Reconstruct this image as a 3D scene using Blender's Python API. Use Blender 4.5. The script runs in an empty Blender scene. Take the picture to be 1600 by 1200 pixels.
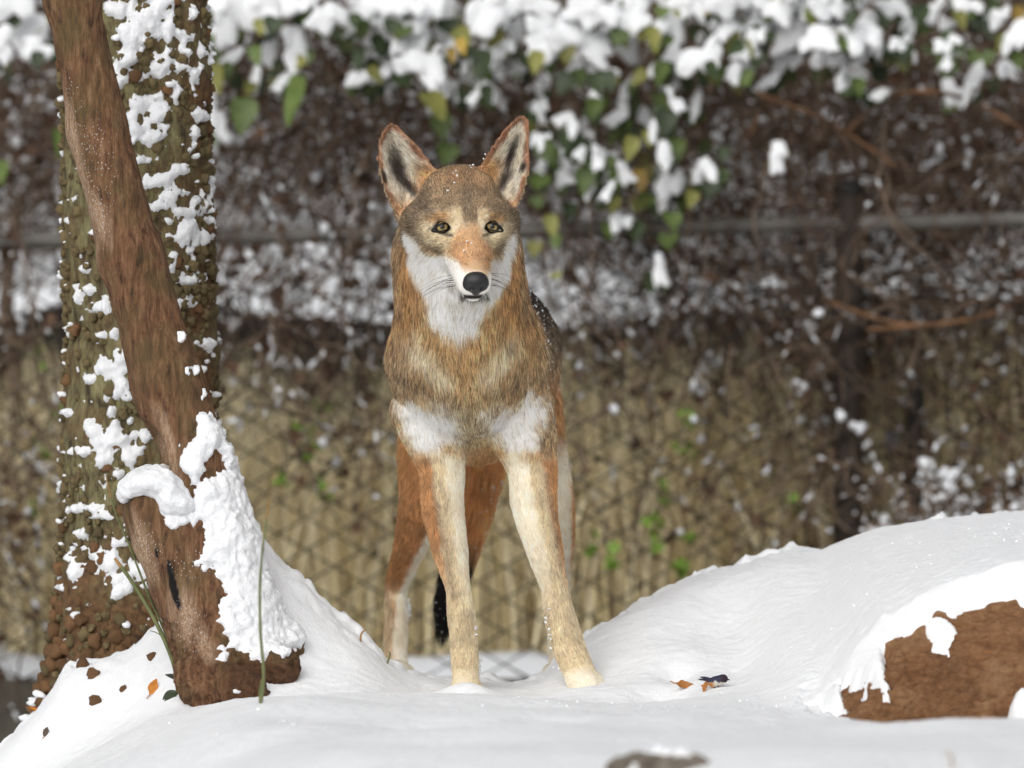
import bpy, math, random
import numpy as np
from mathutils import Vector, Matrix
R = math.radians
rng = np.random.default_rng(7)
random.seed(7)
scene = bpy.context.scene
COL = scene.collection

# ------------------------------------------------------------------ camera, sky, sun, exposure
CAMY, CAMZ, FOC = -12.0, 0.672, 241.07
cam_data = bpy.data.cameras.new('camera')
cam = bpy.data.objects.new('camera', cam_data); COL.objects.link(cam)
cam.location = (0, CAMY, CAMZ); cam.rotation_euler = (R(90), 0, 0)
cam_data.lens = FOC; cam_data.sensor_width = 36; cam_data.clip_start = .1; cam_data.clip_end = 400
cam_data.dof.use_dof = True; cam_data.dof.focus_distance = 11.86; cam_data.dof.aperture_fstop = 4.3
scene.camera = cam
world = bpy.data.worlds.new('World'); scene.world = world; world.use_nodes = True
wn = world.node_tree; wn.nodes.clear()
sky = wn.nodes.new('ShaderNodeTexSky'); sky.sky_type = 'NISHITA'; sky.sun_disc = False
sky.sun_elevation = R(36); sky.sun_rotation = R(200); sky.dust_density = 4.0; sky.air_density = 1.0
hs = wn.nodes.new('ShaderNodeHueSaturation'); hs.inputs['Saturation'].default_value = .10
bg = wn.nodes.new('ShaderNodeBackground'); bg.inputs['Strength'].default_value = .15
wo = wn.nodes.new('ShaderNodeOutputWorld')
wn.links.new(sky.outputs[0], hs.inputs['Color']); wn.links.new(hs.outputs[0], bg.inputs[0]); wn.links.new(bg.outputs[0], wo.inputs[0])
sun_d = bpy.data.lights.new('sun', 'SUN'); sun_d.energy = 1.0; sun_d.angle = R(60); sun_d.color = (1, .975, .94)
sun = bpy.data.objects.new('sun', sun_d); COL.objects.link(sun)
# sun_rotation is measured from +Y clockwise seen from above
_e, _a = R(36), R(200)
_sd = Vector((math.sin(_a) * math.cos(_e), math.cos(_a) * math.cos(_e), math.sin(_e)))
sun.rotation_euler = _sd.to_track_quat('Z', 'Y').to_euler()
vs = scene.view_settings
vs.view_transform = 'Standard'; vs.look = 'None'; vs.gamma = 1; vs.use_curve_mapping = False
vs.exposure = -0.25
scene.render.engine = 'CYCLES'
scene.cycles.max_bounces = 8; scene.cycles.diffuse_bounces = 6; scene.cycles.transparent_max_bounces = 8

# ------------------------------------------------------------------ helpers
K0 = 36 / FOC / 1600
def kk(y): return (y - CAMY) * K0
def P(px, py, y):
    k = kk(y); return np.array([(px - 800) * k, y, CAMZ + (600 - py) * k])
def proj(v):
    v = np.asarray(v); k = (v[..., 1] - CAMY) * K0
    return v[..., 0] / k + 800, 600 - (v[..., 2] - CAMZ) / k
def lin(h):
    h = h.lstrip('#'); c = np.array([int(h[i:i + 2], 16) / 255 for i in (0, 2, 4)])
    return np.where(c <= .04045, c / 12.92, ((c + .055) / 1.055) ** 2.4)
def sstep(a, b, x):
    t = np.clip((x - a) / (b - a), 0, 1); return t * t * (3 - 2 * t)

_T = np.random.default_rng(11).random((64, 64, 64)).astype(np.float32) * 2 - 1
def noise3(p):
    p = np.asarray(p, dtype=np.float64); i = np.floor(p).astype(np.int64); f = (p - i).astype(np.float32)
    f = f * f * (3 - 2 * f); i0 = i & 63; i1 = (i + 1) & 63
    x0, y0, z0 = i0[..., 0], i0[..., 1], i0[..., 2]; x1, y1, z1 = i1[..., 0], i1[..., 1], i1[..., 2]
    fx, fy, fz = f[..., 0], f[..., 1], f[..., 2]
    a = _T[x0, y0, z0] * (1 - fx) + _T[x1, y0, z0] * fx; b = _T[x0, y1, z0] * (1 - fx) + _T[x1, y1, z0] * fx
    c = _T[x0, y0, z1] * (1 - fx) + _T[x1, y0, z1] * fx; d = _T[x0, y1, z1] * (1 - fx) + _T[x1, y1, z1] * fx
    a = a * (1 - fy) + b * fy; c = c * (1 - fy) + d * fy
    return a * (1 - fz) + c * fz
def fbm(p, scale, octv=3, gain=.5):
    p = np.asarray(p, dtype=np.float64) / scale; s = 0; a = 1.; n = 0
    for o in range(octv):
        s = s + a * noise3(p + 17.3 * o); n += a; a *= gain; p = p * 2.03
    return s / n

def link(ob, parent=None):
    COL.objects.link(ob)
    if parent is not None: ob.parent = parent
    return ob
def tag(o, label=None, cat=None, group=None, kind=None):
    if label: o['label'] = label
    if cat: o['category'] = cat
    if group: o['group'] = group
    if kind: o['kind'] = kind
    return o
def empty(name, loc, label=None, cat=None, group=None, kind=None):
    o = bpy.data.objects.new(name, None); COL.objects.link(o); o.location = [float(c) for c in loc]; o.empty_display_size = .05
    return tag(o, label, cat, group, kind)
def mesh_data(name, verts, faces, mat=None, smooth=True, attrs=None):
    """faces: list of int arrays (n,3) or (n,4)"""
    me = bpy.data.meshes.new(name); verts = np.asarray(verts, dtype=np.float32)
    faces = [np.asarray(f, dtype=np.int32) for f in (faces if isinstance(faces, (list, tuple)) else [faces]) if len(f)]
    me.vertices.add(len(verts)); me.vertices.foreach_set('co', verts.ravel())
    li = np.concatenate([f.ravel() for f in faces]); sz = np.concatenate([np.full(len(f), f.shape[1], np.int32) for f in faces])
    me.loops.add(len(li)); me.loops.foreach_set('vertex_index', li)
    me.polygons.add(len(sz)); st = np.zeros(len(sz), np.int32); st[1:] = np.cumsum(sz)[:-1]
    me.polygons.foreach_set('loop_start', st)
    me.update(calc_edges=True)
    me.polygons.foreach_set('use_smooth', np.full(len(sz), smooth, bool))
    for an, av in (attrs or {}).items():
        av = np.asarray(av, dtype=np.float32)
        if av.ndim == 1:
            at = me.attributes.new(an, 'FLOAT', 'POINT'); at.data.foreach_set('value', av)
        else:
            at = me.attributes.new(an, 'FLOAT_COLOR', 'POINT')
            at.data.foreach_set('color', np.concatenate([av[:, :3], np.ones((len(av), 1), np.float32)], 1).astype(np.float32).ravel())
    if mat: me.materials.append(mat)
    me.validate(); me.update()
    return me
def obj(name, verts, faces, mat=None, parent=None, smooth=True, attrs=None, loc=None):
    me = mesh_data(name, verts, faces, mat, smooth, attrs)
    o = bpy.data.objects.new(name, me); link(o, parent)
    if loc is not None: o.location = [float(c) for c in loc]
    return o
def obj_at(name, verts, faces, mat, parent, **kw):
    """world-space verts, under a translated Empty"""
    off = np.array(parent.location) if parent is not None else 0
    return obj(name, np.asarray(verts) - off, faces, mat, parent, **kw)

def vnormals(v, faces):
    n = np.zeros_like(v)
    for f in faces:
        if f.shape[1] == 4: fn = np.cross(v[f[:, 2]] - v[f[:, 0]], v[f[:, 3]] - v[f[:, 1]])
        else: fn = np.cross(v[f[:, 1]] - v[f[:, 0]], v[f[:, 2]] - v[f[:, 0]])
        for c in range(f.shape[1]):
            for a in range(3): n[:, a] += np.bincount(f[:, c], fn[:, a], len(v))
    return n / np.maximum(np.linalg.norm(n, axis=1, keepdims=True), 1e-12)

class Field:
    """signed distance field on a grid, primitives blended in by smooth union"""
    def __init__(s, lo, hi, h):
        s.lo = np.array(lo, float); s.h = h; s.n = np.ceil((np.array(hi) - s.lo) / h).astype(int) + 1
        s.ax = [(s.lo[a] + h * np.arange(s.n[a])).astype(np.float32) for a in range(3)]
        s.d = np.full(s.n, 1.0, np.float32)
    def win(s, lo, hi):
        a = np.clip(np.floor((np.array(lo) - s.lo) / s.h).astype(int), 0, s.n); b = np.clip(np.ceil((np.array(hi) - s.lo) / s.h).astype(int) + 1, 0, s.n)
        sl = tuple(slice(a[i], b[i]) for i in range(3))
        X = s.ax[0][sl[0]][:, None, None]; Y = s.ax[1][sl[1]][None, :, None]; Z = s.ax[2][sl[2]][None, None, :]
        return sl, X, Y, Z
    def blend(s, sl, d, k):
        o = s.d[sl]; h = np.maximum(k - np.abs(o - d), 0) / k; s.d[sl] = np.minimum(o, d) - h * h * k * .25
    def cut(s, sl, d, k):
        o = -s.d[sl]; h = np.maximum(k - np.abs(o - d), 0) / k; s.d[sl] = -(np.minimum(o, d) - h * h * k * .25)
    def cone(s, a, b, r1, r2, k=.03, sc=(1, 1, 1), cut=False):
        a = np.array(a, float); b = np.array(b, float); sc = np.array(sc, float); m = max(r1, r2) * max(1, sc.max()) + k * 1.2 + .02
        sl, X, Y, Z = s.win(np.minimum(a, b) - m, np.maximum(a, b) + m)
        ba = (b - a) / sc; L = float(ba @ ba) + 1e-12
        x, y, z = (X - a[0]) / sc[0], (Y - a[1]) / sc[1], (Z - a[2]) / sc[2]
        t = np.clip((x * ba[0] + y * ba[1] + z * ba[2]) / L, 0, 1)
        d = np.sqrt((x - t * ba[0]) ** 2 + (y - t * ba[1]) ** 2 + (z - t * ba[2]) ** 2) - (r1 + (r2 - r1) * t)
        (s.cut if cut else s.blend)(sl, (d * sc.min()).astype(np.float32), k)
    def ell(s, c, r, k=.03, rot=None, cut=False):
        c = np.array(c, float); r = np.array(r, float); m = r.max() + k * 1.2 + .02
        sl, X, Y, Z = s.win(c - m, c + m)
        x, y, z = X - c[0], Y - c[1], Z - c[2]
        if rot is not None:
            q = np.array(rot).T
            x, y, z = (q[0, 0] * x + q[0, 1] * y + q[0, 2] * z, q[1, 0] * x + q[1, 1] * y + q[1, 2] * z, q[2, 0] * x + q[2, 1] * y + q[2, 2] * z)
        k0 = np.sqrt((x / r[0]) ** 2 + (y / r[1]) ** 2 + (z / r[2]) ** 2)
        k1 = np.sqrt((x / r[0] ** 2) ** 2 + (y / r[1] ** 2) ** 2 + (z / r[2] ** 2) ** 2) + 1e-9
        (s.cut if cut else s.blend)(sl, (k0 * (k0 - 1) / k1).astype(np.float32), k)
    def mesh(s):
        """surface nets"""
        d = s.d; n = s.n; ins = d < 0
        acc = np.zeros(tuple(n - 1), np.int8)
        for i in (0, 1):
            for j in (0, 1):
                for l in (0, 1): acc += ins[i:n[0] - 1 + i, j:n[1] - 1 + j, l:n[2] - 1 + l]
        ci = np.argwhere((acc > 0) & (acc < 8)); idx = np.full(tuple(n - 1), -1, np.int32); idx[ci[:, 0], ci[:, 1], ci[:, 2]] = np.arange(len(ci))
        cor = {}
        for i in (0, 1):
            for j in (0, 1):
                for l in (0, 1): cor[i, j, l] = d[ci[:, 0] + i, ci[:, 1] + j, ci[:, 2] + l]
        sm = np.zeros((len(ci), 3)); ct = np.zeros(len(ci))
        for a in cor:
            for ax in range(3):
                if a[ax]: continue
                b = list(a); b[ax] = 1; b = tuple(b); va, vb = cor[a], cor[b]; x = (va < 0) != (vb < 0)
                t = np.where(x, va / np.where(x, va - vb, 1), 0)
                p = np.tile(np.array(a, float), (len(ci), 1)); p[:, ax] = t
                sm += p * x[:, None]; ct += x
        v = s.lo + (ci + sm / ct[:, None]) * s.h
        fs = []
        for ax in range(3):
            u, w = (ax + 1) % 3, (ax + 2) % 3
            s0 = [slice(None)] * 3; s1 = [slice(None)] * 3; s0[ax] = slice(0, n[ax] - 1); s1[ax] = slice(1, n[ax])
            a, b = ins[tuple(s0)], ins[tuple(s1)]
            e = np.argwhere(a != b); e = e[(e[:, u] > 0) & (e[:, w] > 0) & (e[:, u] < n[u] - 1) & (e[:, w] < n[w] - 1)]
            fl = a[e[:, 0], e[:, 1], e[:, 2]]
            q = []
            for du, dw in ((-1, -1), (0, -1), (0, 0), (-1, 0)):
                c = e.copy(); c[:, u] += du; c[:, w] += dw; q.append(idx[c[:, 0], c[:, 1], c[:, 2]])
            q = np.stack(q, 1); q[~fl] = q[~fl][:, ::-1]; q = q[(q >= 0).all(1)]; fs.append(q)
        return v, np.concatenate(fs)

def tubes(paths, rad, sides=4):
    """paths (N,M,3), rad (N,M) -> verts, quads"""
    paths = np.asarray(paths, float); N, M, _ = paths.shape
    t = np.gradient(paths, axis=1); t /= np.maximum(np.linalg.norm(t, axis=2, keepdims=True), 1e-9)
    ref = np.where(np.abs(t[:, :, 2:3]) > .9, np.array([1., 0, 0]), np.array([0, 0, 1.]))
    ref = np.broadcast_to(np.where(np.abs(t[:, :1, 2:3]) > .8, np.array([1., .2, 0]), np.array([0.1, 0, 1.])), t.shape)
    u = np.cross(t, ref); u /= np.maximum(np.linalg.norm(u, axis=2, keepdims=True), 1e-9); w = np.cross(t, u)
    a = np.arange(sides) / sides * 2 * np.pi
    v = paths[:, :, None] + rad[:, :, None, None] * (u[:, :, None] * np.cos(a)[None, None, :, None] + w[:, :, None] * np.sin(a)[None, None, :, None])
    v = v.reshape(-1, 3)
    i = np.arange(N)[:, None, None] * M * sides + np.arange(M - 1)[None, :, None] * sides; j = np.arange(sides)[None, None, :]; j2 = (j + 1) % sides
    f = np.stack([i + j, i + j2, i + sides + j2, i + sides + j], -1).reshape(-1, 4)
    return v, f
def ico(sub=1):
    import bmesh
    bm = bmesh.new(); bmesh.ops.create_icosphere(bm, subdivisions=sub, radius=1)
    v = np.array([q.co[:] for q in bm.verts]); f = np.array([[q.index for q in p.verts] for p in bm.faces]); bm.free(); return v, f
ICO1 = ico(1); ICO2 = ico(2); ICO3 = ico(3)
def blobs(pos, scl, rotz=None, tilt=None, base=ICO1, jit=.18, seed=0):
    """many lumpy ellipsoids joined; pos (N,3) scl (N,3)"""
    r = np.random.default_rng(seed); bv, bf = base; N = len(pos); V = len(bv)
    v = bv[None] * (1 + jit * r.normal(size=(N, V, 1))) * np.asarray(scl)[:, None]
    if tilt is not None:
        c, s = np.cos(tilt)[:, None], np.sin(tilt)[:, None]; x, z = v[..., 0].copy(), v[..., 2].copy(); v[..., 0] = c * x - s * z; v[..., 2] = s * x + c * z
    if rotz is not None:
        c, s = np.cos(rotz)[:, None], np.sin(rotz)[:, None]; x, y = v[..., 0].copy(), v[..., 1].copy(); v[..., 0] = c * x - s * y; v[..., 1] = s * x + c * y
    v = v + np.asarray(pos)[:, None]
    return v.reshape(-1, 3), (bf[None] + (np.arange(N) * V)[:, None, None]).reshape(-1, bf.shape[1])
def bezier_path(pts, M):
    """smooth resample of control points (Catmull-Rom)"""
    pts = np.asarray(pts, float); n = len(pts); q = np.vstack([2 * pts[0] - pts[1], pts, 2 * pts[-1] - pts[-2]])
    t = np.linspace(0, n - 1, M); i = np.minimum(t.astype(int), n - 2); f = (t - i)[:, None]
    p0, p1, p2, p3 = q[i], q[i + 1], q[i + 2], q[i + 3]
    return .5 * (2 * p1 + (p2 - p0) * f + (2 * p0 - 5 * p1 + 4 * p2 - p3) * f ** 2 + (3 * p1 - p0 - 3 * p2 + p3) * f ** 3)

# ------------------------------------------------------------------ materials
def material(name, rough=.8):
    m = bpy.data.materials.new(name); m.use_nodes = True; nt = m.node_tree
    b = nt.nodes['Principled BSDF']; b.inputs['Roughness'].default_value = rough
    b.inputs['Specular IOR Level'].default_value = .3
    return m, nt, b
def nd(nt, t, **kw):
    n = nt.nodes.new(t)
    for k, v in kw.items():
        if k in n.inputs: n.inputs[k].default_value = v
        else: setattr(n, k, v)
    return n
def ramp(nt, fac, stops):
    n = nt.nodes.new('ShaderNodeValToRGB'); e = n.color_ramp.elements
    while len(e) < len(stops): e.new(.5)
    for q, (p, c) in zip(e, stops): q.position = p; q.color = (*[float(x) for x in c], 1)
    nt.links.new(fac, n.inputs[0]); return n.outputs[0]
def coords(nt, scale=(1, 1, 1)):
    t = nt.nodes.new('ShaderNodeTexCoord'); mp = nt.nodes.new('ShaderNodeMapping'); mp.inputs['Scale'].default_value = scale
    nt.links.new(t.outputs['Object'], mp.inputs[0]); return mp.outputs[0]
def noise(nt, vec, scale, detail=4, rough=.55, dist=0):
    n = nd(nt, 'ShaderNodeTexNoise', Scale=scale, Detail=detail, Roughness=rough, Distortion=dist); nt.links.new(vec, n.inputs['Vector']); return n.outputs['Fac']
def mixc(nt, fac, a, b):
    n = nt.nodes.new('ShaderNodeMix'); n.data_type = 'RGBA'
    for s, v in ((n.inputs[6], a), (n.inputs[7], b)):
        if isinstance(v, bpy.types.NodeSocket): nt.links.new(v, s)
        else: s.default_value = (*[float(x) for x in v], 1)
    if isinstance(fac, bpy.types.NodeSocket): nt.links.new(fac, n.inputs[0])
    else: n.inputs[0].default_value = fac
    return n.outputs[2]
def bump(nt, b, h, strength=.4, dist=.01):
    n = nd(nt, 'ShaderNodeBump', Strength=strength, Distance=dist); nt.links.new(h, n.inputs['Height']); nt.links.new(n.outputs[0], b.inputs['Normal'])
def attr(nt, name):
    n = nt.nodes.new('ShaderNodeAttribute'); n.attribute_name = name; return n
def simple(name, c1, c2=None, scale=30, rough=.8, bmp=.3, bscale=None, stretch=(1, 1, 1), bdist=.004):
    m, nt, b = material(name, rough); v = coords(nt, stretch); f = noise(nt, v, scale, 5)
    c2 = c1 if c2 is None else c2
    nt.links.new(ramp(nt, f, [(.3, c1), (.7, c2)]), b.inputs['Base Color'])
    if bmp: bump(nt, b, noise(nt, v, bscale or scale * 2, 5), bmp, bdist)
    return m

M = {}
def snow_material(name, col=(.87, .88, .895), grain=.35):
    m, nt, b = material(name, .75); v = coords(nt)
    b.inputs['Base Color'].default_value = (*col, 1)
    b.inputs['Subsurface Weight'].default_value = .0
    a = noise(nt, v, 260, 4, .65); c = noise(nt, v, 45, 4, .6)
    ad = nd(nt, 'ShaderNodeMath', operation='MULTIPLY_ADD'); nt.links.new(c, ad.inputs[0]); ad.inputs[1].default_value = 1.6; nt.links.new(a, ad.inputs[2])
    bump(nt, b, ad.outputs[0], grain, .006)
    return m
M['snow'] = snow_material('snow')
M['crust'] = snow_material('crusty_snow', (.87, .88, .90), .6)
M['far_snow'] = snow_material('far_snow', (.80, .815, .84))
# ------------------------------------------------------------------ polygons in picture units (outline tables for snow patches, ears)
def poly_sd(px, py, poly):
    """signed distance, positive inside"""
    poly = np.asarray(poly, float); q = np.stack([px, py], -1); d = np.full(px.shape, 1e9); ins = np.zeros(px.shape, bool)
    for a, b in zip(poly, np.roll(poly, -1, 0)):
        e = b - a; w = q - a; t = np.clip((w @ e) / (e @ e), 0, 1); d = np.minimum(d, np.linalg.norm(w - t[..., None] * e, axis=-1))
        c = (a[1] <= q[..., 1]) != (b[1] <= q[..., 1]); xx = a[0] + (q[..., 1] - a[1]) / (e[1] if e[1] else 1e-9) * e[0]
        ins ^= c & (q[..., 0] < xx)
    return np.where(ins, d, -d)
def ellf(px, py, lst):
    s = np.full(px.shape, -9.)
    for c in lst:
        cx, cy, rx, ry = c[:4]; a = R(c[4]) if len(c) > 4 else 0; dx, dy = px - cx, py - cy
        u = (dx * math.cos(a) + dy * math.sin(a)) / rx; w = (-dx * math.sin(a) + dy * math.cos(a)) / ry
        s = np.maximum(s, 1 - np.sqrt(u * u + w * w))
    return s
def shell(v, faces, nrm, s, thick, sink=.004):
    """snow lying on a surface: the surface lifted where s > 0, only the faces near that"""
    keepv = s > -.25; t = np.where(s > 0, thick * np.clip(s, 0, 1) ** .75, sink * np.clip(s * 4, -1, 0))
    vv = v + nrm * t[:, None]
    f = faces[(keepv[faces]).any(1)]
    u, inv = np.unique(f, return_inverse=True)
    return vv[u], inv.reshape(f.shape)

# ------------------------------------------------------------------ snow mound (height field)
SIL = np.array([(-500, 1400), (-200, 1290), (0, 1172), (60, 1108), (100, 1054), (130, 1037), (200, 1017), (240, 985), (262, 960), (300, 920), (345, 800), (372, 779), (400, 833),
    (440, 880), (500, 937), (560, 987), (600, 1030), (640, 1047), (700, 1062), (760, 1060), (800, 1070), (845, 1062), (880, 1030), (915, 1000), (950, 976), (1000, 944), (1070, 908),
    (1150, 884), (1240, 854), (1300, 864), (1335, 862), (1360, 845), (1440, 820), (1600, 804), (1800, 790), (2200, 800), (2700, 900)], float)
YC = np.array([(-500, .25), (230, .22), (300, .14), (400, .09), (600, .12), (660, .25), (860, .28), (950, .4), (1100, .6), (1300, .8), (1600, .9), (2700, 1.0)], float)
LF = np.array([(-500, .4), (260, .33), (330, .26), (420, .36), (600, .45), (700, .5), (900, .6), (1000, .85), (1200, 1.2), (1600, 1.35), (2700, 1.4)], float)
def gz(x, y, detail=True):
    x = np.asarray(x, float); y = np.asarray(y, float)
    px = x / kk(.2) + 800
    yc = np.interp(px, YC[:, 0], YC[:, 1]); px = x / kk(yc) + 800
    yc = np.interp(px, YC[:, 0], YC[:, 1]); lf = np.interp(px, LF[:, 0], LF[:, 1]); s = np.interp(px, SIL[:, 0], SIL[:, 1])
    zc = CAMZ + (600 - s) * kk(yc)
    pl = np.stack([x, y, 0 * x], -1)
    warp = fbm(pl + 3.1, .35, 2) * .09
    G = .138 - .19 * sstep(-.5, -1.0, x + .12 * y) + .02 * sstep(-.5, -1.4, y) * sstep(.2, .7, x) - .12 * sstep(-2.4, -5, y)
    G = G + .010 - .098 * np.exp(-((x - .68) / .26) ** 2 - ((y + 1.15) / .5) ** 2)
    for fx, fy, fr, fh in ((-.078, -.10, .05, .030), (.118, -.125, .05, .012), (-.15, .62, .06, .012), (.1, .60, .07, .01)): G = G + fh * np.exp(-((x - fx) ** 2 + (y - fy) ** 2) / fr ** 2)
    G = G + fbm(pl, .55, 2) * .035 + fbm(pl + 9, .28, 2) * .016
    f = sstep(0, 1, (y + warp - (yc - lf)) / lf)
    front = G + (zc - G) * f
    B = np.minimum(zc, .1) - .68 * sstep(1.15, 1.75, y)
    lb = np.where(px < 640, .45, .7)
    back = zc + (B - zc) * sstep(0, 1, (y - yc) / lb)
    z = np.where(y < yc, front, back)
    if detail:
        z = z + fbm(pl + 5, .24, 2) * .012 * sstep(-.9, -.5, x) + fbm(pl, .06, 2) * .0018
        # long soft folds down the right hill
        q = np.stack([x * .6 + y * .8, (x * .8 - y * .6) * .3, 0 * x], -1)
        z = z + sstep(.2, .5, x) * sstep(-.5, .1, y) * (np.abs(fbm(q + 2, .3, 2)) * -.016 + .004)
        # small bowls pressed into the snow
        for bx, by, br, bd in BOWLS:
            z = z - 1.4 * bd * np.exp(-((x - bx) ** 2 + ((y - by) * .6) ** 2) / br ** 2)
        zone = (x > .1) & (y > -1.2) & (y < .6)
        if zone.any():
            rz = rock_z(x[zone], y[zone]); c = rock_cover(x[zone], y[zone], rz); n_ = fbm(np.stack([x[zone], y[zone], rz], -1), .05, 3)
            q_ = rz + np.where(c > 0, (.016 + (.010 * n_ + .005 * fbm(np.stack([x[zone], y[zone], rz], -1), .022, 2)) * np.exp(-np.maximum(c, 0) / 26)) * np.clip(c / 34, 0, 1) ** .8, np.maximum(-.075, c * .0028)); h_ = np.maximum(.05 - np.abs(z[zone] - q_), 0) * (c > 25); z[zone] = np.maximum(z[zone], q_) + h_ * h_ / .2
        cr = np.exp(-((y - yc) / .05) ** 2)
        z = z + (.0020 + .0085 * cr) * fbm(pl + 31, .014, 2) + cr * .022 * np.maximum(fbm(pl + 77, .04, 2) - .05, 0)
    return z
BOWLS = []
RTOP = np.array([(900, 1110), (1240, 1106), (1290, 1098), (1322, 1056), (1388, 978), (1440, 950), (1510, 915), (1600, 893), (1700, 880), (1900, 885), (2100, 1000), (2200, 1110)], float)
EXPOSED = np.array([(1286, 1106), (1322, 1084), (1312, 1064), (1340, 1058), (1384, 1064), (1388, 1040), (1382, 1010), (1396, 1002), (1412, 980), (1440, 982), (1444, 1003), (1462, 1003), (1505, 984), (1493, 965), (1512, 942), (1545, 934), (1600, 930), (1680, 915), (1830, 990), (1900, 1060), (1880, 1140), (1600, 1131), (1560, 1127), (1520, 1139), (1470, 1152), (1440, 1157), (1420, 1141), (1380, 1131), (1330, 1117)], float)
def rock_z(x, y):
    px = x / kk(-.8) + 800; zt = CAMZ + (600 - np.interp(px, RTOP[:, 0], RTOP[:, 1])) * kk(-.70)
    yc = np.interp(px, YC[:, 0], YC[:, 1]); zc = CAMZ + (600 - np.interp(px, SIL[:, 0], SIL[:, 1])) * kk(yc)
    w = fbm(np.stack([x, y, 0 * x], -1) + 2, .12, 2) * .03
    t = np.clip((y + w + 1.02) / .36, 0, 1); z = .07 + (zt - .07) * (1 - (1 - t) ** 1.2) + np.maximum(y + .72, 0) * np.clip((zc - zt) / (yc + .72), 0, 1)
    z = np.where(t <= 0, .07 + (y + 1.02) * 2, z)
    return z - .30 * sstep(1300, 980, px) - .6 * sstep(2100, 2250, px)
def rock_cover(x, y, z):
    px, py = proj(np.stack([x, y, z], -1)); p = np.stack([x, y, z], -1)
    se = -poly_sd(px, py, EXPOSED) - 8 + fbm(p, .04, 3) * 10 + fbm(p, .014, 2) * 4
    return np.maximum(se, ellf(px, py, [(1597, 1095, 12, 22)]) * 14 + fbm(p, .012, 2) * 5)
def ground_hit(px, py, y0=-4.0, y1=.6):
    ys = np.linspace(y0, y1, 1200); k = kk(ys)
    d = CAMZ + (600 - py) * k - gz((px - 800) * k, ys); i = np.argmax(d < 0)
    return np.array([(px - 800) * k[i], ys[i], CAMZ + (600 - py) * k[i]])
# tracks and hollows seen between the paws and the hill
for (px, py, r, d) in ((1035, 1078, .05, .022), (1060, 1050, .035, .016), (1250, 1000, .06, .02), (1120, 950, .08, .02), (870, 1120, .06, .016), (640, 1130, .1, .02), (480, 1110, .09, .015), (1180, 1030, .05, .012), (720, 1150, .12, .015)):
    h = ground_hit(px, py); BOWLS.append((h[0], h[1], r, d))

xs = np.concatenate([-np.geomspace(30, 1.12, 22)[:-1], np.arange(-1.1, 1.1001, .0048), np.geomspace(1.12, 30, 22)[1:]])
ys = np.concatenate([-np.geomspace(40, 2.9, 20)[:-1], np.arange(-2.9, -1.12, .014), np.arange(-1.12, 1.0, .0055), np.arange(1.0, 1.9, .02)])
X, Y = np.meshgrid(xs, ys, indexing='ij'); Z = gz(X, Y)
v = np.stack([X, Y, Z], -1).reshape(-1, 3); n1 = len(ys)
i = (np.arange(len(xs) - 1)[:, None] * n1 + np.arange(n1 - 1)[None]).ravel()
snow_ground = obj('snow_ground', v, [np.stack([i, i + n1, i + n1 + 1, i + 1], 1)], M['snow']); tag(snow_ground, kind='structure')

# ------------------------------------------------------------------ leaning brown trunk
m, nt, b = material('brown_bark', .85); v_ = coords(nt, (1, 1, .22)); vo = coords(nt)
f1 = noise(nt, v_, 95, 8, .72, .4); f2 = noise(nt, vo, 11, 5, .65); f3 = noise(nt, v_, 330, 5, .7)
c = ramp(nt, f1, [(.33, lin('#36261b')), (.42, lin('#61432f')), (.52, lin('#7c593f')), (.61, lin('#8f6c4f')), (.73, lin('#b29274'))])
c = mixc(nt, ramp(nt, f2, [(.46, (0, 0, 0)), (.66, (.5,) * 3)]), c, lin('#5a5535'))
at = attr(nt, 'scar'); c = mixc(nt, at.outputs['Fac'], c, ramp(nt, f3, [(.35, lin('#8d6647')), (.65, lin('#cfb59a'))]))
at = attr(nt, 'dark'); c = mixc(nt, at.outputs['Fac'], c, lin('#171514'))
at = attr(nt, 'redrot'); c = mixc(nt, at.outputs['Fac'], c, ramp(nt, noise(nt, vo, 90, 5, .7), [(.3, lin('#2c1d14')), (.7, lin('#6f4c33'))]))
vor = nd(nt, 'ShaderNodeTexVoronoi', Scale=260.0); nt.links.new(coords(nt, (1, 1, .55)), vor.inputs['Vector'])
fl = ramp(nt, vor.outputs['Distance'], [(.12, (1, 1, 1)), (.24, (0, 0, 0))]); at = attr(nt, 'fleck')
mu = nd(nt, 'ShaderNodeMath', operation='MULTIPLY'); nt.links.new(fl, mu.inputs[0]); nt.links.new(at.outputs['Fac'], mu.inputs[1])
c = mixc(nt, mu.outputs[0], c, (.72, .70, .68)); nt.links.new(c, b.inputs['Base Color'])
ad = nd(nt, 'ShaderNodeMath', operation='MULTIPLY_ADD'); nt.links.new(f3, ad.inputs[0]); ad.inputs[1].default_value = .7; nt.links.new(f1, ad.inputs[2])
bump(nt, b, ad.outputs[0], .75, .014); M['bark'] = m

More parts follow.
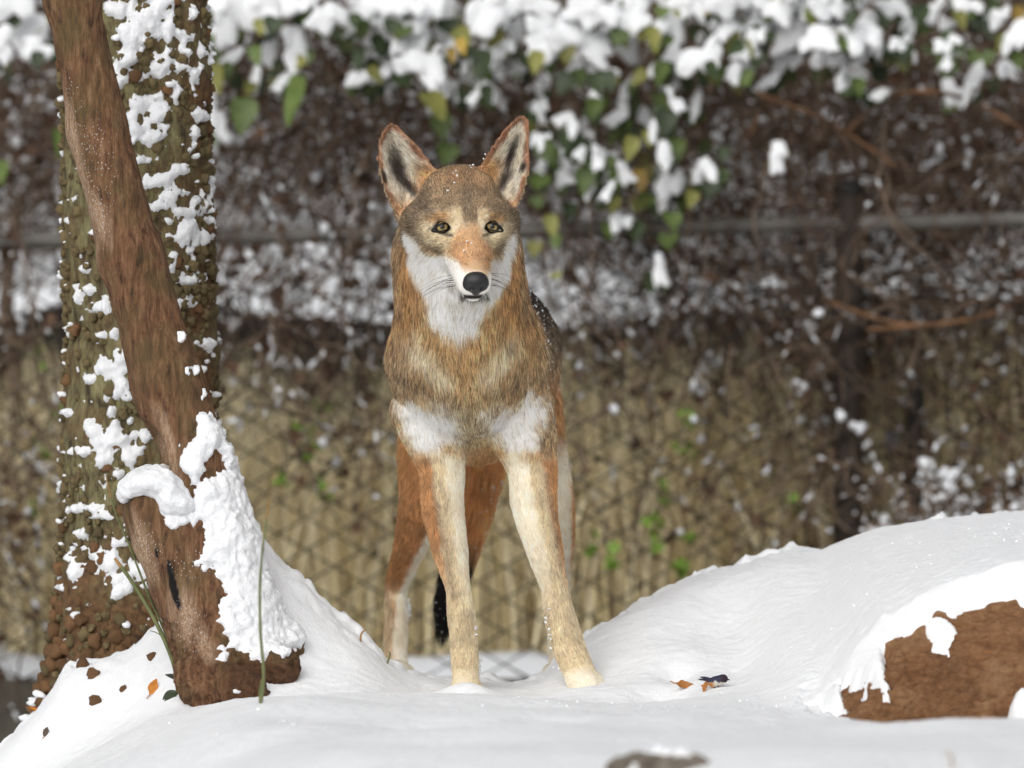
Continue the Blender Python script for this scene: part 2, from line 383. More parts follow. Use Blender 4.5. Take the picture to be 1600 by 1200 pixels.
TY = -.06
F = Field((-1.05, -.32, -.05), (-.2, .16, 1.5), .0036)
ax = [(102, -90, 42), (113, 0, 42), (152, 200, 47), (205, 400, 51), (262, 600, 57), (300, 720, 60), (332, 860, 67), (358, 960, 72), (378, 1050, 80), (386, 1130, 90)]
for (x0, y0, r0), (x1, y1, r1) in zip(ax[:-1], ax[1:]):
    F.cone(P(x0, y0, TY), P(x1, y1, TY), r0 * kk(TY) * .97, r1 * kk(TY) * .97, .02)
F.cone(P(340, 1010, TY - .02), P(243, 790, TY - .02), .074, .06, .03)
F.cone(P(362, 1085, TY - .03), P(335, 1000, TY - .03), .070, .055, .03)
for (x0, y0, ya, ra, x1, y1, yb, rb) in ((350, 1050, -.1, .06, 438, 1042, -.15, .030), (360, 1040, -.06, .07, 440, 1010, -.06, .035), (330, 1060, -.13, .05, 390, 1085, -.21, .03), (340, 1050, -.1, .05, 318, 1078, -.17, .028)):
    F.cone(P(x0, y0, ya), P(x1, y1, yb), ra, rb, .03)
# saw cut across the stub
cpt = P(222, 764, TY); nn = np.array([-.42, -.25, .87]); nn /= np.linalg.norm(nn); c2 = P(205, 720, TY - .02)
sl, Xw, Yw, Zw = F.win(c2 - .1, c2 + .1)
pl = (Xw - cpt[0]) * nn[0] + (Yw - cpt[1]) * nn[1] + (Zw - cpt[2]) * nn[2]
dd = np.maximum(-pl, np.sqrt((Xw - c2[0]) ** 2 + (Yw - c2[1]) ** 2 + (Zw - c2[2]) ** 2) - .075)
F.cut(sl, dd.astype(np.float32), .008)
tv, tf = F.mesh(); tn = vnormals(tv, [tf]); px, py = proj(tv)
q = tv.copy(); q[:, 2] += q[:, 0] * .0; qs = q * np.array([1, 1, .2]); qs[:, 0] += q[:, 2] * .28 * .2
rid = fbm(qs, .016, 3); rough = fbm(tv, .012, 3); low = sstep(900, 1040, py)
disp = rid * .0035 + fbm(tv, .08, 2) * .005 + low * (np.abs(fbm(tv * np.array([1, 1, 1.6]), .02, 3)) * -.02 + .006)
tv2 = tv + tn * disp[:, None]
scar = np.clip(ellf(px, py, [(262, 690, 14, 75, -16), (276, 760, 10, 40, -10), (290, 960, 22, 60, -15), (320, 1010, 16, 40, -20), (225, 860, 22, 60, -12), (120, 250, 14, 200, -14), (155, 340, 20, 60, -14)]) * 1.6 + rid * .9 + .0, 0, 1) * .85
dark = sstep(0, .25, ellf(px, py, [(272, 915, 6.5, 47, -13), (246, 863, 3.5, 10, -5)]) + rough * .15)
fleck = np.clip(ellf(px, py, [(112, 150, 16, 60, -10), (128, 220, 26, 60, -14), (150, 320, 24, 80, -14), (165, 250, 20, 80, -14), (300, 880, 40, 30, 0), (300, 985, 30, 60, -15), (230, 860, 30, 60, -15)]) * 2.2 + rough * .6, 0, 1)
redrot = sstep(1010, 1050, py + 20 * rough) * sstep(330, 370, px) * .8
leaning = empty('leaning_tree', P(345, 1060, TY), 'leaning brown barked trunk with a sawn stub, in front of the knobbly trunk', 'tree')
obj_at('trunk', tv2, [tf], M['bark'], leaning, attrs=dict(scar=scar, dark=dark, fleck=fleck, redrot=redrot))
# snow on the leaning trunk
n2 = tn; nz = fbm(tv, .022, 3) * 9 + fbm(tv, .07, 2) * 7 + fbm(tv, .009, 2) * 15
polyA = [(300, 797), (255, 797), (258, 820), (300, 822), (314, 815), (320, 850), (308, 885), (338, 893), (355, 927), (345, 948), (347, 990), (372, 1020), (410, 1034), (440, 1020), (472, 1012), (540, 1000), (440, 850), (405, 790), (378, 740), (357, 729), (335, 742), (314, 765)]
polyB = [(308, 650), (325, 643), (337, 660), (350, 690), (366, 728), (352, 722), (343, 690), (328, 700), (322, 725), (308, 755), (285, 735), (282, 700), (300, 690), (306, 675)]
sA = np.maximum(poly_sd(px, py, polyA), poly_sd(px, py, polyB))
sA = np.maximum(sA, ellf(px, py, [(350, 1026, 10, 17, 0), (291, 582, 9, 8, 0), (283, 525, 5, 10, 0), (306, 581, 4, 9, 0), (318, 615, 4, 10, 0), (372, 1080, 4, 3, 0)]) * 12)
s = (np.minimum(sA, 13) + nz * .75) / 16
front = (n2[:, 1] < .45) | (px > 350)
s = np.where(front, s, -1); s = np.clip(s, -1, 1)
sv, sf = shell(tv + tn * .002, tf, n2, s, .0115, .012)
sv = sv + (fbm(sv, .012, 2) * .0035 + fbm(sv, .03, 2) * .006)[:, None] * np.array([[.6, -.6, .5]])
obj_at('snow_patch', sv, [sf], M['crust'], leaning)['kind'] = 'stuff'
F = Field((-.75, -.2, .4), (-.5, .1, .62), .004)
cap = [(192, 776, 9), (205, 762, 15), (226, 752, 19), (250, 750, 20), (266, 762, 19), (276, 780, 18), (290, 788, 15), (262, 790, 15), (250, 800, 9)]
for (x0, y0, r0), (x1, y1, r1) in zip(cap[:-1], cap[1:]):
    F.cone(P(x0, y0, TY - .035), P(x1, y1, TY - .035), r0 * kk(0), r1 * kk(0), .02, sc=(1, 2.6, 1))
sv, sf = F.mesh(); sn = vnormals(sv, [sf]); sv = sv + sn * (fbm(sv, .02, 3) * .007 + fbm(sv, .008, 2) * .003)[:, None]
obj_at('snow_cap', sv, [sf], M['crust'], leaning)

# ------------------------------------------------------------------ knobbly trunk behind it
m, nt, b = material('green_bark', .85); v_ = coords(nt, (1, 1, .35)); vo = coords(nt)
c = ramp(nt, noise(nt, v_, 60, 8, .72), [(.34, lin('#2c241a')), (.44, lin('#5a5038')), (.56, lin('#7b7552')), (.72, lin('#948a66'))])
at = attr(nt, 'brown'); c = mixc(nt, at.outputs['Fac'], c, ramp(nt, noise(nt, vo, 60, 5, .65), [(.3, lin('#38271a')), (.7, lin('#76583a'))]))
nt.links.new(c, b.inputs['Base Color']); bump(nt, b, noise(nt, v_, 110, 5, .65), .7, .008); M['green_bark'] = m
def knob_mat(name, a, b2):
    m, nt, b = material(name, .85); vo = coords(nt); inf = nt.nodes.new('ShaderNodeObjectInfo')
    c = ramp(nt, noise(nt, vo, 130, 5, .65), [(.3, lin(a)), (.68, lin(b2))])
    h = nt.nodes.new('ShaderNodeHueSaturation'); mr = nd(nt, 'ShaderNodeMapRange'); nt.links.new(inf.outputs['Random'], mr.inputs[0]); mr.inputs[3].default_value = .65; mr.inputs[4].default_value = 1.3
    nt.links.new(mr.outputs[0], h.inputs['Value']); nt.links.new(c, h.inputs['Color']); nt.links.new(h.outputs[0], b.inputs['Base Color'])
    bump(nt, b, noise(nt, vo, 260, 5, .65), .6, .004); return m
M['knob'] = knob_mat('cork_knob', '#4a3f2a', '#8b7a55'); M['knob_brown'] = knob_mat('cork_knob_brown', '#4b3320', '#8d6a48')
KY = .42
def kaxis(z):
    py = 600 - (z - CAMZ) / kk(KY)
    cx = np.interp(py, [-100, 0, 300, 600, 900, 1080, 1300], [203, 208, 214, 221, 213, 205, 190]); r = np.interp(py, [-100, 0, 300, 600, 800, 950, 1060, 1200], [112, 112, 114, 116, 118, 121, 135, 175]) * kk(KY)
    return (cx - 800) * kk(KY), r, py
th = np.linspace(0, 2 * np.pi, 221)[:-1]; zz = np.arange(-.25, 1.7, .0055)
TH, ZZ = np.meshgrid(th, zz, indexing='ij'); cx, rr, pyk = kaxis(ZZ)
base = np.stack([np.cos(TH) * .13, np.sin(TH) * .13, ZZ], -1)
fl = fbm(base * np.array([1, 1, .25]), .035, 3) * .010 + fbm(base, .1, 2) * .012
rr2 = rr + fl
kv = np.stack([cx + np.cos(TH) * rr2, KY + np.sin(TH) * rr2, ZZ], -1).reshape(-1, 3)
nz_ = len(zz); I = (np.arange(220)[:, None] * nz_ + np.arange(nz_ - 1)[None]); J = (((np.arange(220) + 1) % 220)[:, None] * nz_ + np.arange(nz_ - 1)[None])
kf = np.stack([I, J, J + 1, I + 1], -1).reshape(-1, 4)
knob_tree = empty('knobbly_tree', (P(205, 1060, KY)[0], KY, .15), 'thick upright trunk covered in corky knobs and snow', 'tree')
kpx, kpy = proj(kv)
bro = np.clip(sstep(760, 960, kpy) * .8 + sstep(240, 310, kpx) * .6 + .1 + fbm(kv, .05, 3) * .9, 0, 1)
obj_at('trunk', kv, [kf], M['green_bark'], knob_tree, attrs=dict(brown=bro))
# knobs: denser in rows on the right side and at the foot
kr = np.random.default_rng(5); cand = 5200
t_ = kr.uniform(0, 2 * np.pi, cand); z_ = kr.uniform(-.02, 1.45, cand)
cx, r_, py_ = kaxis(z_); pos = np.stack([cx + np.cos(t_) * r_, KY + np.sin(t_) * r_, z_], -1); px_, py_ = proj(pos)
bb = np.stack([np.cos(t_) * .13, np.sin(t_) * .13, z_], -1)
dens = .25 + fbm(bb * np.array([1.4, 1.4, .6]), .05, 2) * .8 + .75 * sstep(245, 290, px_) * sstep(760, 500, py_) + .5 * sstep(780, 900, py_)
dens = np.where(np.abs(px_ - 215) > 108, .62, dens)
keep = kr.random(cand) < np.clip(dens * 1.25, .05, .98); pos, t_, z_, px_, py_ = pos[keep], t_[keep], z_[keep], px_[keep], py_[keep]
size = (.0048 + .0078 * kr.random(len(pos))) * (1 + .25 * sstep(820, 950, py_))
ok = np.ones(len(pos), bool)
for a in range(len(pos)):
    if not ok[a]: continue
    d = np.linalg.norm(pos[a + 1:] - pos[a], axis=1); ok[a + 1:] &= d > (size[a] + size[a + 1:]) * .66
pos, t_, size, px_, py_ = pos[ok], t_[ok], size[ok], px_[ok], py_[ok]
variants = []
for a in range(8):
    r = np.random.default_rng(40 + a); bv, bf = ICO2; w = bv.copy()
    w[:, 0] *= .95; w[:, 2] *= r.uniform(.8, 1.05); f = w[:, 1] < 0                     # outward is -Y
    w[:, 1] = np.where(w[:, 1] < -.45, -.45 + (w[:, 1] + .45) * .35, w[:, 1]) * r.uniform(1.25, 1.7)
    w *= 1 + .36 * noise3(bv * 1.9 + a * 9)[:, None] + .24 * noise3(bv * 4.4 + a)[:, None]
    variants.append((w, bf))
kd = [[mesh_data('bark_knob', w, [f_], M[mn]) for (w, f_) in variants] for mn in ('knob', 'knob_brown')]
vis = np.where(np.sin(t_) < .25, size, 0); order = np.argsort(-vis); big = set(order[:298].tolist())
rest_v, rest_f, nv = [], [], 0
koff = np.array(knob_tree.location)
for a in range(len(pos)):
    sc = size[a] * np.array([1, .95, 1]); ang = t_[a] + np.pi / 2 + kr.normal(0, .15); va = int(kr.integers(8)); tilt = kr.normal(0, .25)
    if a in big:
        o = bpy.data.objects.new('bark_knob', kd[int(kr.random() < .25 + .6 * sstep(760, 900, py_[a]))][va]); link(o, knob_tree)
        o.location = pos[a] - koff; o.rotation_euler = (tilt, kr.normal(0, .4), ang); o.scale = sc
    else:
        w, f_ = variants[va]; w = w * sc; c_, s_ = math.cos(ang), math.sin(ang)
        w = np.stack([w[:, 0] * c_ - w[:, 1] * s_, w[:, 0] * s_ + w[:, 1] * c_, w[:, 2]], 1) + pos[a]
        rest_v.append(w); rest_f.append(f_ + nv); nv += len(w)
obj_at('small_knobs', np.concatenate(rest_v), [np.concatenate(rest_f)], M['knob'], knob_tree)['kind'] = 'stuff'
# snow caught between and on the knobs
snowp = [(190, 15, 26, 16), (225, 25, 40, 24, 20), (245, 10, 30, 20), (262, 45, 9, 26), (205, 55, 30, 22), (195, 95, 22, 28, 30), (245, 105, 28, 16, -20), (185, 125, 14, 22), (285, 55, 20, 9, 30), (280, 105, 14, 10), (302, 115, 9, 10),
    (240, 180, 30, 40, 15), (215, 165, 14, 14), (210, 195, 16, 22), (272, 150, 10, 20), (235, 215, 18, 14), (312, 80, 5, 14), (310, 180, 16, 9, 30), (300, 210, 8, 6), (245, 285, 30, 10, -15), (275, 270, 22, 8, -20), (240, 325, 30, 12, -25),
    (262, 310, 16, 12), (290, 330, 16, 9), (290, 365, 20, 20), (310, 372, 20, 12), (263, 345, 9, 7), (325, 345, 6, 8), (265, 410, 10, 18), (298, 436, 20, 11), (282, 470, 22, 12), (303, 474, 6, 5), (322, 537, 15, 10), (312, 578, 6, 6),
    (135, 422, 8, 7), (140, 452, 10, 9), (150, 481, 14, 8), (168, 474, 7, 14), (160, 524, 9, 6), (180, 520, 8, 9), (172, 575, 30, 18), (190, 562, 20, 16), (142, 592, 9, 8), (190, 610, 16, 18), (200, 622, 16, 8), (167, 622, 8, 6), (106, 512, 8, 6),
    (175, 645, 7, 10), (180, 662, 7, 8), (202, 657, 7, 6), (145, 672, 14, 16), (178, 690, 28, 22), (205, 710, 20, 16), (162, 720, 16, 12), (228, 682, 10, 10), (132, 706, 12, 7), (105, 645, 8, 6), (185, 742, 10, 10), (120, 793, 14, 9), (150, 795, 18, 8),
    (150, 862, 18, 14), (175, 880, 30, 16), (190, 905, 26, 18), (185, 925, 12, 12), (118, 890, 10, 22), (130, 835, 14, 9), (185, 850, 14, 9), (220, 890, 22, 14), (95, 918, 5, 8), (118, 960, 6, 6), (100, 1002, 4, 7), (160, 805, 16, 8), (210, 780, 14, 8)]
sp = ellf(kpx, kpy, snowp) + fbm(kv, .02, 3) * .6 + fbm(kv, .05, 2) * .25 + fbm(kv, .009, 2) * .6
nk = vnormals(kv, [kf]); back = kv[:, 1] > KY + .02
fine = fbm(kv + 2, .015, 3) * 2.6 - 1.35 + 1.1 * np.clip(fbm(kv + 8, .07, 2) + .25, 0, .6) + .35 * sstep(500, 150, kpy) * sstep(170, 215, kpx); sp = np.maximum(sp, np.clip(fine, -1, .55))
sp2 = fbm(kv + 4, .045, 3) * 2.2 - .75                                  # more of the same on the sides away from the camera
s = np.where(nk[:, 1] < .15, sp * 1.25, np.where(back, sp2, -1)); s = np.clip(s, -1, 1)
sv, sf = shell(kv, kf, nk, s, .0135, .008); sv = sv + (fbm(sv, .014, 2) * .005 + fbm(sv, .006, 2) * .003)[:, None] * np.array([[.3, -.6, .6]])
obj_at('snow_patch', sv, [sf], M['crust'], knob_tree)['kind'] = 'stuff'
cp = np.flatnonzero((kr.random(len(pos)) < .16) & (size > .007) & (fbm(pos, .08, 2) > -.05))
nrm = np.stack([np.cos(t_[cp]), np.sin(t_[cp]), 0 * cp], -1)
bp = pos[cp] + nrm * size[cp][:, None] * .7 + np.array([0, 0, 1]) * size[cp][:, None] * .85
bv, bf = blobs(bp, np.stack([size[cp] * .9, size[cp] * .9, size[cp] * .5], -1) * kr.uniform(.5, 1.25, (len(cp), 1)), rotz=t_[cp], tilt=kr.normal(0, .35, len(cp)), base=ICO2, jit=.1)
obj_at('snow_on_knobs', bv, [bf], M['snow'], knob_tree)['kind'] = 'stuff'
# fallen or buried knobs poking from the snow at its foot
for (x0, y0, s0) in ((130, 1040, .012), (146, 1056, .012), (148, 1098, .013), (193, 1078, .007), (238, 1028, .008)):
    h = ground_hit(x0, y0); o = bpy.data.objects.new('bark_knob', kd[1][int(kr.integers(8))]); link(o, knob_tree); o.location = h - koff + np.array([0, 0, .001]); o.scale = (s0,) * 3; o.rotation_euler = kr.normal(0, .5, 3)

# ------------------------------------------------------------------ rocks
m, nt, b = material('brown_rock', .9); vo = coords(nt)
f1 = noise(nt, vo, 9, 8, .75, .6); f2 = noise(nt, coords(nt, (1, 1, 1.7)), 60, 8, .75, .5)
c = ramp(nt, f1, [(.34, lin('#6b4a30')), (.5, lin('#ae7c54')), (.66, lin('#d6ab80'))]); c2 = ramp(nt, f2, [(.33, lin('#40301f')), (.48, lin('#9c6e4a')), (.74, lin('#c8a47c'))])
c = mixc(nt, .45, c, c2); nt.links.new(c, b.inputs['Base Color']); bump(nt, b, f2, 1.0, .02); M['rock'] = m
gx, gy = np.arange(.40, 1.65, .004), np.arange(-1.06, -.46, .004); X, Y = np.meshgrid(gx, gy, indexing='ij'); Z = rock_z(X, Y)
tv3 = np.stack([X, Y, Z], -1); n = len(gy); gn = np.cross(np.gradient(tv3, axis=0), np.gradient(tv3, axis=1)); gn /= np.linalg.norm(gn, axis=-1, keepdims=True)
rp = tv3.copy(); rpx, rpy = proj(tv3); lowb = sstep(990, 1075, rpy + (1500 - rpx) * .10)
rid = np.abs(fbm(rp * np.array([.6, 1, 1.8]), .024, 4)); rp = rp + gn * (-.006 + fbm(rp, .12, 3) * .022 + fbm(rp, .035, 3) * .012 - rid * (.010 + .034 * lowb))[..., None]
top = rp.reshape(-1, 3); i = (np.arange(len(gx) - 1)[:, None] * n + np.arange(n - 1)[None]).ravel(); fq = [np.stack([i, i + n, i + n + 1, i + 1], 1)]
loop = np.concatenate([np.arange(len(gx)) * n, (len(gx) - 1) * n + np.arange(1, n), (np.arange(len(gx) - 1)[::-1]) * n + n - 1, np.arange(1, n - 1)[::-1]])
low = top[loop].copy(); low[:, 2] = -.35; L0 = len(top); m_ = len(loop); a = np.arange(m_); b_ = (a + 1) % m_
cen = np.array([[1.0, -.73, -.35]]); v = np.concatenate([top, low, cen]); fq += [np.stack([loop[b_], loop[a], L0 + a, L0 + b_], 1), np.stack([L0 + b_, L0 + a, np.full(m_, L0 + m_)], 1)]
big_rock = empty('boulder', P(1520, 1150, -.73), 'large brown rock half buried in snow at the foot of the right hill', 'rock')
obj_at('rock_body', v, fq, M['rock'], big_rock)
# low flat stone at the bottom edge
M['grey_rock'] = simple('grey_rock', lin('#4d443a'), lin('#8a8175'), 40, .9, .8, 90, bdist=.01)
h = ground_hit(1030, 1199); F = Field(h + np.array([-.12, -.1, -.08]), h + np.array([.12, .1, .06]), .004)
F.ell(h + np.array([-.005, 0, -.022]), (.078, .06, .044), .01); F.ell(h + np.array([.03, .0, -.025]), (.06, .05, .036), .02)
rv, rf = F.mesh(); rn = vnormals(rv, [rf]); rv = rv + rn * (fbm(rv, .05, 3) * .012 + fbm(rv, .012, 2) * .004)[:, None]; rn = vnormals(rv, [rf])
small_rock = empty('stone', h, 'low flat grey stone breaking through the snow in front of the animal', 'rock')
obj_at('rock_body', rv, [rf], M['grey_rock'], small_rock)
s = np.clip(fbm(rv, .02, 3) * 2.0 - 1.25 + rn[:, 2] * .35 + 1.3 * np.exp(-((rv[:, 0] - h[0] - .025) ** 2 + (rv[:, 1] - h[1] + .01) ** 2) / .0003), -1, 1); sv, sf = shell(rv, rf, rn, s, .016)
obj_at('snow_patch', sv, [sf], M['snow'], small_rock)['kind'] = 'stuff'
# ------------------------------------------------------------------ ground and slope behind the mound
FY = 4.0; K4 = kk(FY)
m, nt, b = material('leaf_litter', .95); vo = coords(nt)
c = ramp(nt, noise(nt, vo, 14, 6, .7), [(.3, lin('#2c2218')), (.5, lin('#4c3c28')), (.7, lin('#6a5638'))]); nt.links.new(c, b.inputs['Base Color']); bump(nt, b, noise(nt, vo, 30, 5, .7), 1, .05); M['litter'] = m
m, nt, b = material('dark_earth', .95); vo = coords(nt)
c = ramp(nt, noise(nt, vo, 5, 6, .7), [(.3, lin('#1c1815')), (.55, lin('#2c2520')), (.75, lin('#41372e'))]); nt.links.new(c, b.inputs['Base Color']); bump(nt, b, noise(nt, vo, 12, 5, .7), 1, .1); M['earth'] = m
def sheet(name, xs, ys, zf, mat, kind='structure'):
    X, Y = np.meshgrid(xs, ys, indexing='ij'); Z = zf(X, Y); n = len(ys)
    i = (np.arange(len(xs) - 1)[:, None] * n + np.arange(n - 1)[None]).ravel()
    return tag(obj(name, np.stack([X, Y, Z], -1).reshape(-1, 3), [np.stack([i, i + n, i + n + 1, i + 1], 1)], mat), kind=kind)
bx = np.concatenate([-np.geomspace(150, 4, 20)[:-1], np.linspace(-4, 4, 130), np.geomspace(4, 150, 20)[1:]])
sheet('ground', bx, np.concatenate([-np.geomspace(60, 2, 10), np.linspace(-1.9, 6.1, 60)]), lambda x, y: -.62 + .60 * sstep(4.3, 4.5, y) * (y > 3) + fbm(np.stack([x, y, 0 * x], -1), .6, 3) * .03, M['litter'])
def bank_z(x, y):
    p = np.stack([x, y, 0 * x], -1); lump = fbm(p, .9, 3)
    return -.05 + (.88 + .10 * lump) * sstep(5.75, 6.15, y + .25 * lump) + .5 * sstep(6.2, 12, y) + lump * .10 * sstep(6, 7, y) + 4.5 * sstep(12.5, 45, y)
sheet('hillside', bx, np.concatenate([np.linspace(5.6, 6.4, 36), np.linspace(6.5, 13, 50), np.geomspace(13.2, 160, 24)]), bank_z, M['earth'])
sheet('snow_slope', np.linspace(-6, 6, 220), np.linspace(6.05, 13, 120), lambda x, y: bank_z(x, y) + .05 - .10 * sstep(6.25, 6.1, y) - .12 * sstep(.2, .4, fbm(np.stack([x, y * .6, 0 * x], -1) + 3, .5, 3) + .25 * sstep(.7, 1.3, x)) - .3 * sstep(12.2, 13, y), M['far_snow'])

# ------------------------------------------------------------------ curb with snow under the fence
M['concrete'] = simple('concrete', lin('#4a463f'), lin('#6d675c'), 8, .9, .5, 40, bdist=.01)
def box_v(lo, hi):
    v = np.array([[x, y, z] for x in (lo[0], hi[0]) for y in (lo[1], hi[1]) for z in (lo[2], hi[2])], float)
    return v, np.array([[0, 1, 3, 2], [4, 6, 7, 5], [0, 4, 5, 1], [2, 3, 7, 6], [0, 2, 6, 4], [1, 5, 7, 3]])
curb = empty('curb', (0, 4.17, -.6), 'low concrete curb with a strip of snow, along the foot of the wire fence', 'curb')
v, f = box_v((-7, 4.08, -.7), (7, 4.27, -.012)); obj_at('curb_stone', v, [f], M['concrete'], curb, smooth=False)
X, T = np.meshgrid(np.arange(-5, 5, .025), np.linspace(0, 1, 9), indexing='ij')
Yc = 4.075 + .2 * T; Zc = -.014 + .045 * np.sqrt(np.clip(1 - (2 * T - 1) ** 4, 0, 1)) * (1 + .5 * fbm(np.stack([X, Yc, 0 * X], -1), .12, 3)) - .004
n = 9; i = (np.arange(X.shape[0] - 1)[:, None] * n + np.arange(n - 1)[None]).ravel()
obj_at('snow_strip', np.stack([X, Yc, Zc], -1).reshape(-1, 3), [np.stack([i, i + n, i + n + 1, i + 1], 1)], M['far_snow'], curb)['kind'] = 'stuff'

# ------------------------------------------------------------------ chain link fence
m, nt, b = material('grey_steel', .55); b.inputs['Metallic'].default_value = .1; vo = coords(nt)
nt.links.new(ramp(nt, noise(nt, vo, 20, 5), [(.3, lin('#201e1c')), (.7, lin('#353230'))]), b.inputs['Base Color']); M['steel'] = m
M['dark_post'] = simple('dark_post', lin('#2a231f'), lin('#41372f'), 10, .7, .3, 60)
M['rail'] = simple('rail_steel', lin('#4a4744'), lin('#75716c'), 12, .6, .2, 60)
fence = empty('wire_fence', (0, FY, -.6), 'grey chain link fence with pipe rails standing behind the animal', 'fence')
px_, pz_ = .066, .076; zs = np.arange(-.02, 1.0, pz_ / 2)
sgn = np.where(np.arange(len(zs)) % 2 == 0, 1., -1.)
def wire_mesh(flip):
    pts = []
    for i, z in enumerate(zs): pts.append((sgn[i] * flip * px_ * .5, sgn[i] * flip * .0025, z))
    v, f = tubes(np.array([pts]), np.full((1, len(pts)), .0040), 4); return mesh_data('wire', v, [f], M['steel'])
wm = [wire_mesh(1), wire_mesh(-1)]
for i in range(-26, 27):
    o = bpy.data.objects.new('wire', wm[i % 2]); link(o, fence); o.location = (i * px_ + .015, -.0, .6)
def pipe(name, a, b, r, mat, parent, n=14):
    t = np.linspace(0, 1, 6)[:, None]; v, f = tubes((np.array(a) * (1 - t) + np.array(b) * t)[None], np.full((1, 6), r), n)
    return obj_at(name, v, [f], mat, parent)
pipe('top_rail', (-6, FY + .03, .90), (6, FY + .03, 1.16), .019, M['rail'], fence)
for x in (-1.35, .787, 3.0, -3.4):
    pipe('post', (x, FY + .04, -.7), (x, FY + .04, 1.12), .034, M['dark_post'], fence)
    bv, bf = ICO2; obj_at('post_cap', bv * np.array([.037, .037, .028]) + np.array([x, FY + .04, 1.125]), [bf], M['steel'], fence)
pipe('post', ((1440 - 800) * K4, FY + .25, -.6), ((1440 - 800) * K4, FY + .25, .70), .021, M['steel'], fence)

# ------------------------------------------------------------------ dry grass behind the wire
m, nt, b = material('dry_grass', .85); at = attr(nt, 'tone')
nt.links.new(ramp(nt, at.outputs['Fac'], [(0, lin('#45371f')), (.25, lin('#7c6740')), (.5, lin('#b0996b')), (.8, lin('#d6c494')), (1, lin('#ebdfbb'))]), b.inputs['Base Color']); M['dry_grass'] = m
gr_ = np.random.default_rng(12)
def blades(N, xr, yr, h, tone, w, lean, z0=-.05, r=gr_):
    x = r.uniform(*xr, N); y = r.uniform(*yr, N); hh = h(x, y) * r.uniform(.55, 1.1, N); d = r.normal(0, lean, (N, 2)); t = np.linspace(0, 1, 4)[None, :]
    px = x[:, None] + d[:, :1] * hh[:, None] * t ** 1.6; py = y[:, None] + d[:, 1:] * hh[:, None] * t ** 1.6; pz = z0 + hh[:, None] * t * (1 - .12 * t)
    c = np.stack([px, py, pz], -1); a = r.uniform(0, np.pi, N); ww = (w * r.uniform(.5, 1.6, N))[:, None] * np.array([1, .9, .6, .1])[None]
    o = np.stack([np.cos(a)[:, None] * ww, np.sin(a)[:, None] * ww * .6, 0 * ww], -1)
    v = np.stack([c - o, c + o], 2).reshape(-1, 3); i = (np.arange(N)[:, None] * 8 + np.arange(3)[None] * 2).ravel()
    tn = np.repeat(np.clip(tone(x, y) + r.normal(0, .2, N), 0, 1), 8); return v, np.stack([i, i + 1, i + 3, i + 2], 1), tn
hfn = lambda x, y: .86 + .10 * np.sin(x * 5 + 1) * .5 + .10 * sstep(0, .5, x) + .12 * fbm(np.stack([x, y, 0 * x], -1), .3, 2)
tfn = lambda x, y: .92 + .22 * sstep(-.2, -.5, x) * sstep(-1.0, -.7, x) - .10 * sstep(.7, 1.1, x) + .35 * fbm(np.stack([x, y, 0 * x], -1), .16, 2)
v, f, tn = blades(13000, (-3.2, 3.2), (4.36, 5.5), hfn, tfn, .0045, .22)
tag(obj('dry_grass', v, [f], M['dry_grass'], attrs=dict(tone=tn)), 'tall khaki dry grass standing thick behind the chain link fence', 'grass', kind='stuff')
v, f, tn = blades(600, (-2.5, 2.5), (3.0, 3.9), lambda x, y: .45 + 0 * x, lambda x, y: .35 + 0 * x, .003, .25, -.62)
tag(obj('grass_tufts', v, [f], M['dry_grass'], attrs=dict(tone=tn)), 'thin brown grass growing before the foot of the fence', 'grass', kind='stuff')
m, nt, b = material('green_sprig', .6); b.inputs['Base Color'].default_value = (*lin('#6f8a35'), 1); M['green_sprig'] = m

# ------------------------------------------------------------------ brown bare tangles with snow
def stem_mat(name, a, b2): return simple(name, lin(a), lin(b2), 25, .85, .3)
M['stem'] = stem_mat('brown_stem', '#3a2e27', '#6b5748'); M['stem_pale'] = stem_mat('pale_stem', '#57463a', '#8f7c69'); M['stem_red'] = stem_mat('red_stem', '#4f3626', '#8a6648'); M['dead_leaf'] = simple('dead_leaf', lin('#38291f'), lin('#6e5240'), 6, .8, .2)
def walks(r, N, lo, hi, ln, M_=10, vert=.6, wig=.35, drop=-.1):
    p = r.uniform(lo, hi, (N, 3)); d = r.normal(0, 1, (N, 3)) * np.array([1, .5, 1]); d[:, 2] += vert * np.where(r.random(N) < .5, 1, -1) * 1.5
    d /= np.linalg.norm(d, axis=1, keepdims=True); L = r.uniform(*ln, N)[:, None]; out = [p]
    for _ in range(M_ - 1):
        d = d + r.normal(0, wig, (N, 3)) * np.array([1, .6, 1]); d[:, 2] += drop; d /= np.linalg.norm(d, axis=1, keepdims=True); p = p + d * L / (M_ - 1); out.append(p)
    return np.stack(out, 1)
def bits(r, pos, size):                                            # small curled leaves
    N = len(pos); q = np.array([[-.5, 0, 0], [0, .22, -.5], [0, -.1, 0], [0, .22, .5], [.6, .1, 0]]); f = np.array([[0, 1, 2], [0, 2, 3], [2, 1, 4], [3, 2, 4]])
    A = r.normal(size=(N, 3, 3)); Q = np.linalg.qr(A)[0]; v = np.einsum('nij,vj->nvi', Q, q) * (size * r.uniform(.5, 1.3, N))[:, None, None] + pos[:, None]
    return v.reshape(-1, 3), (f[None] + (np.arange(N) * 5)[:, None, None]).reshape(-1, 3)
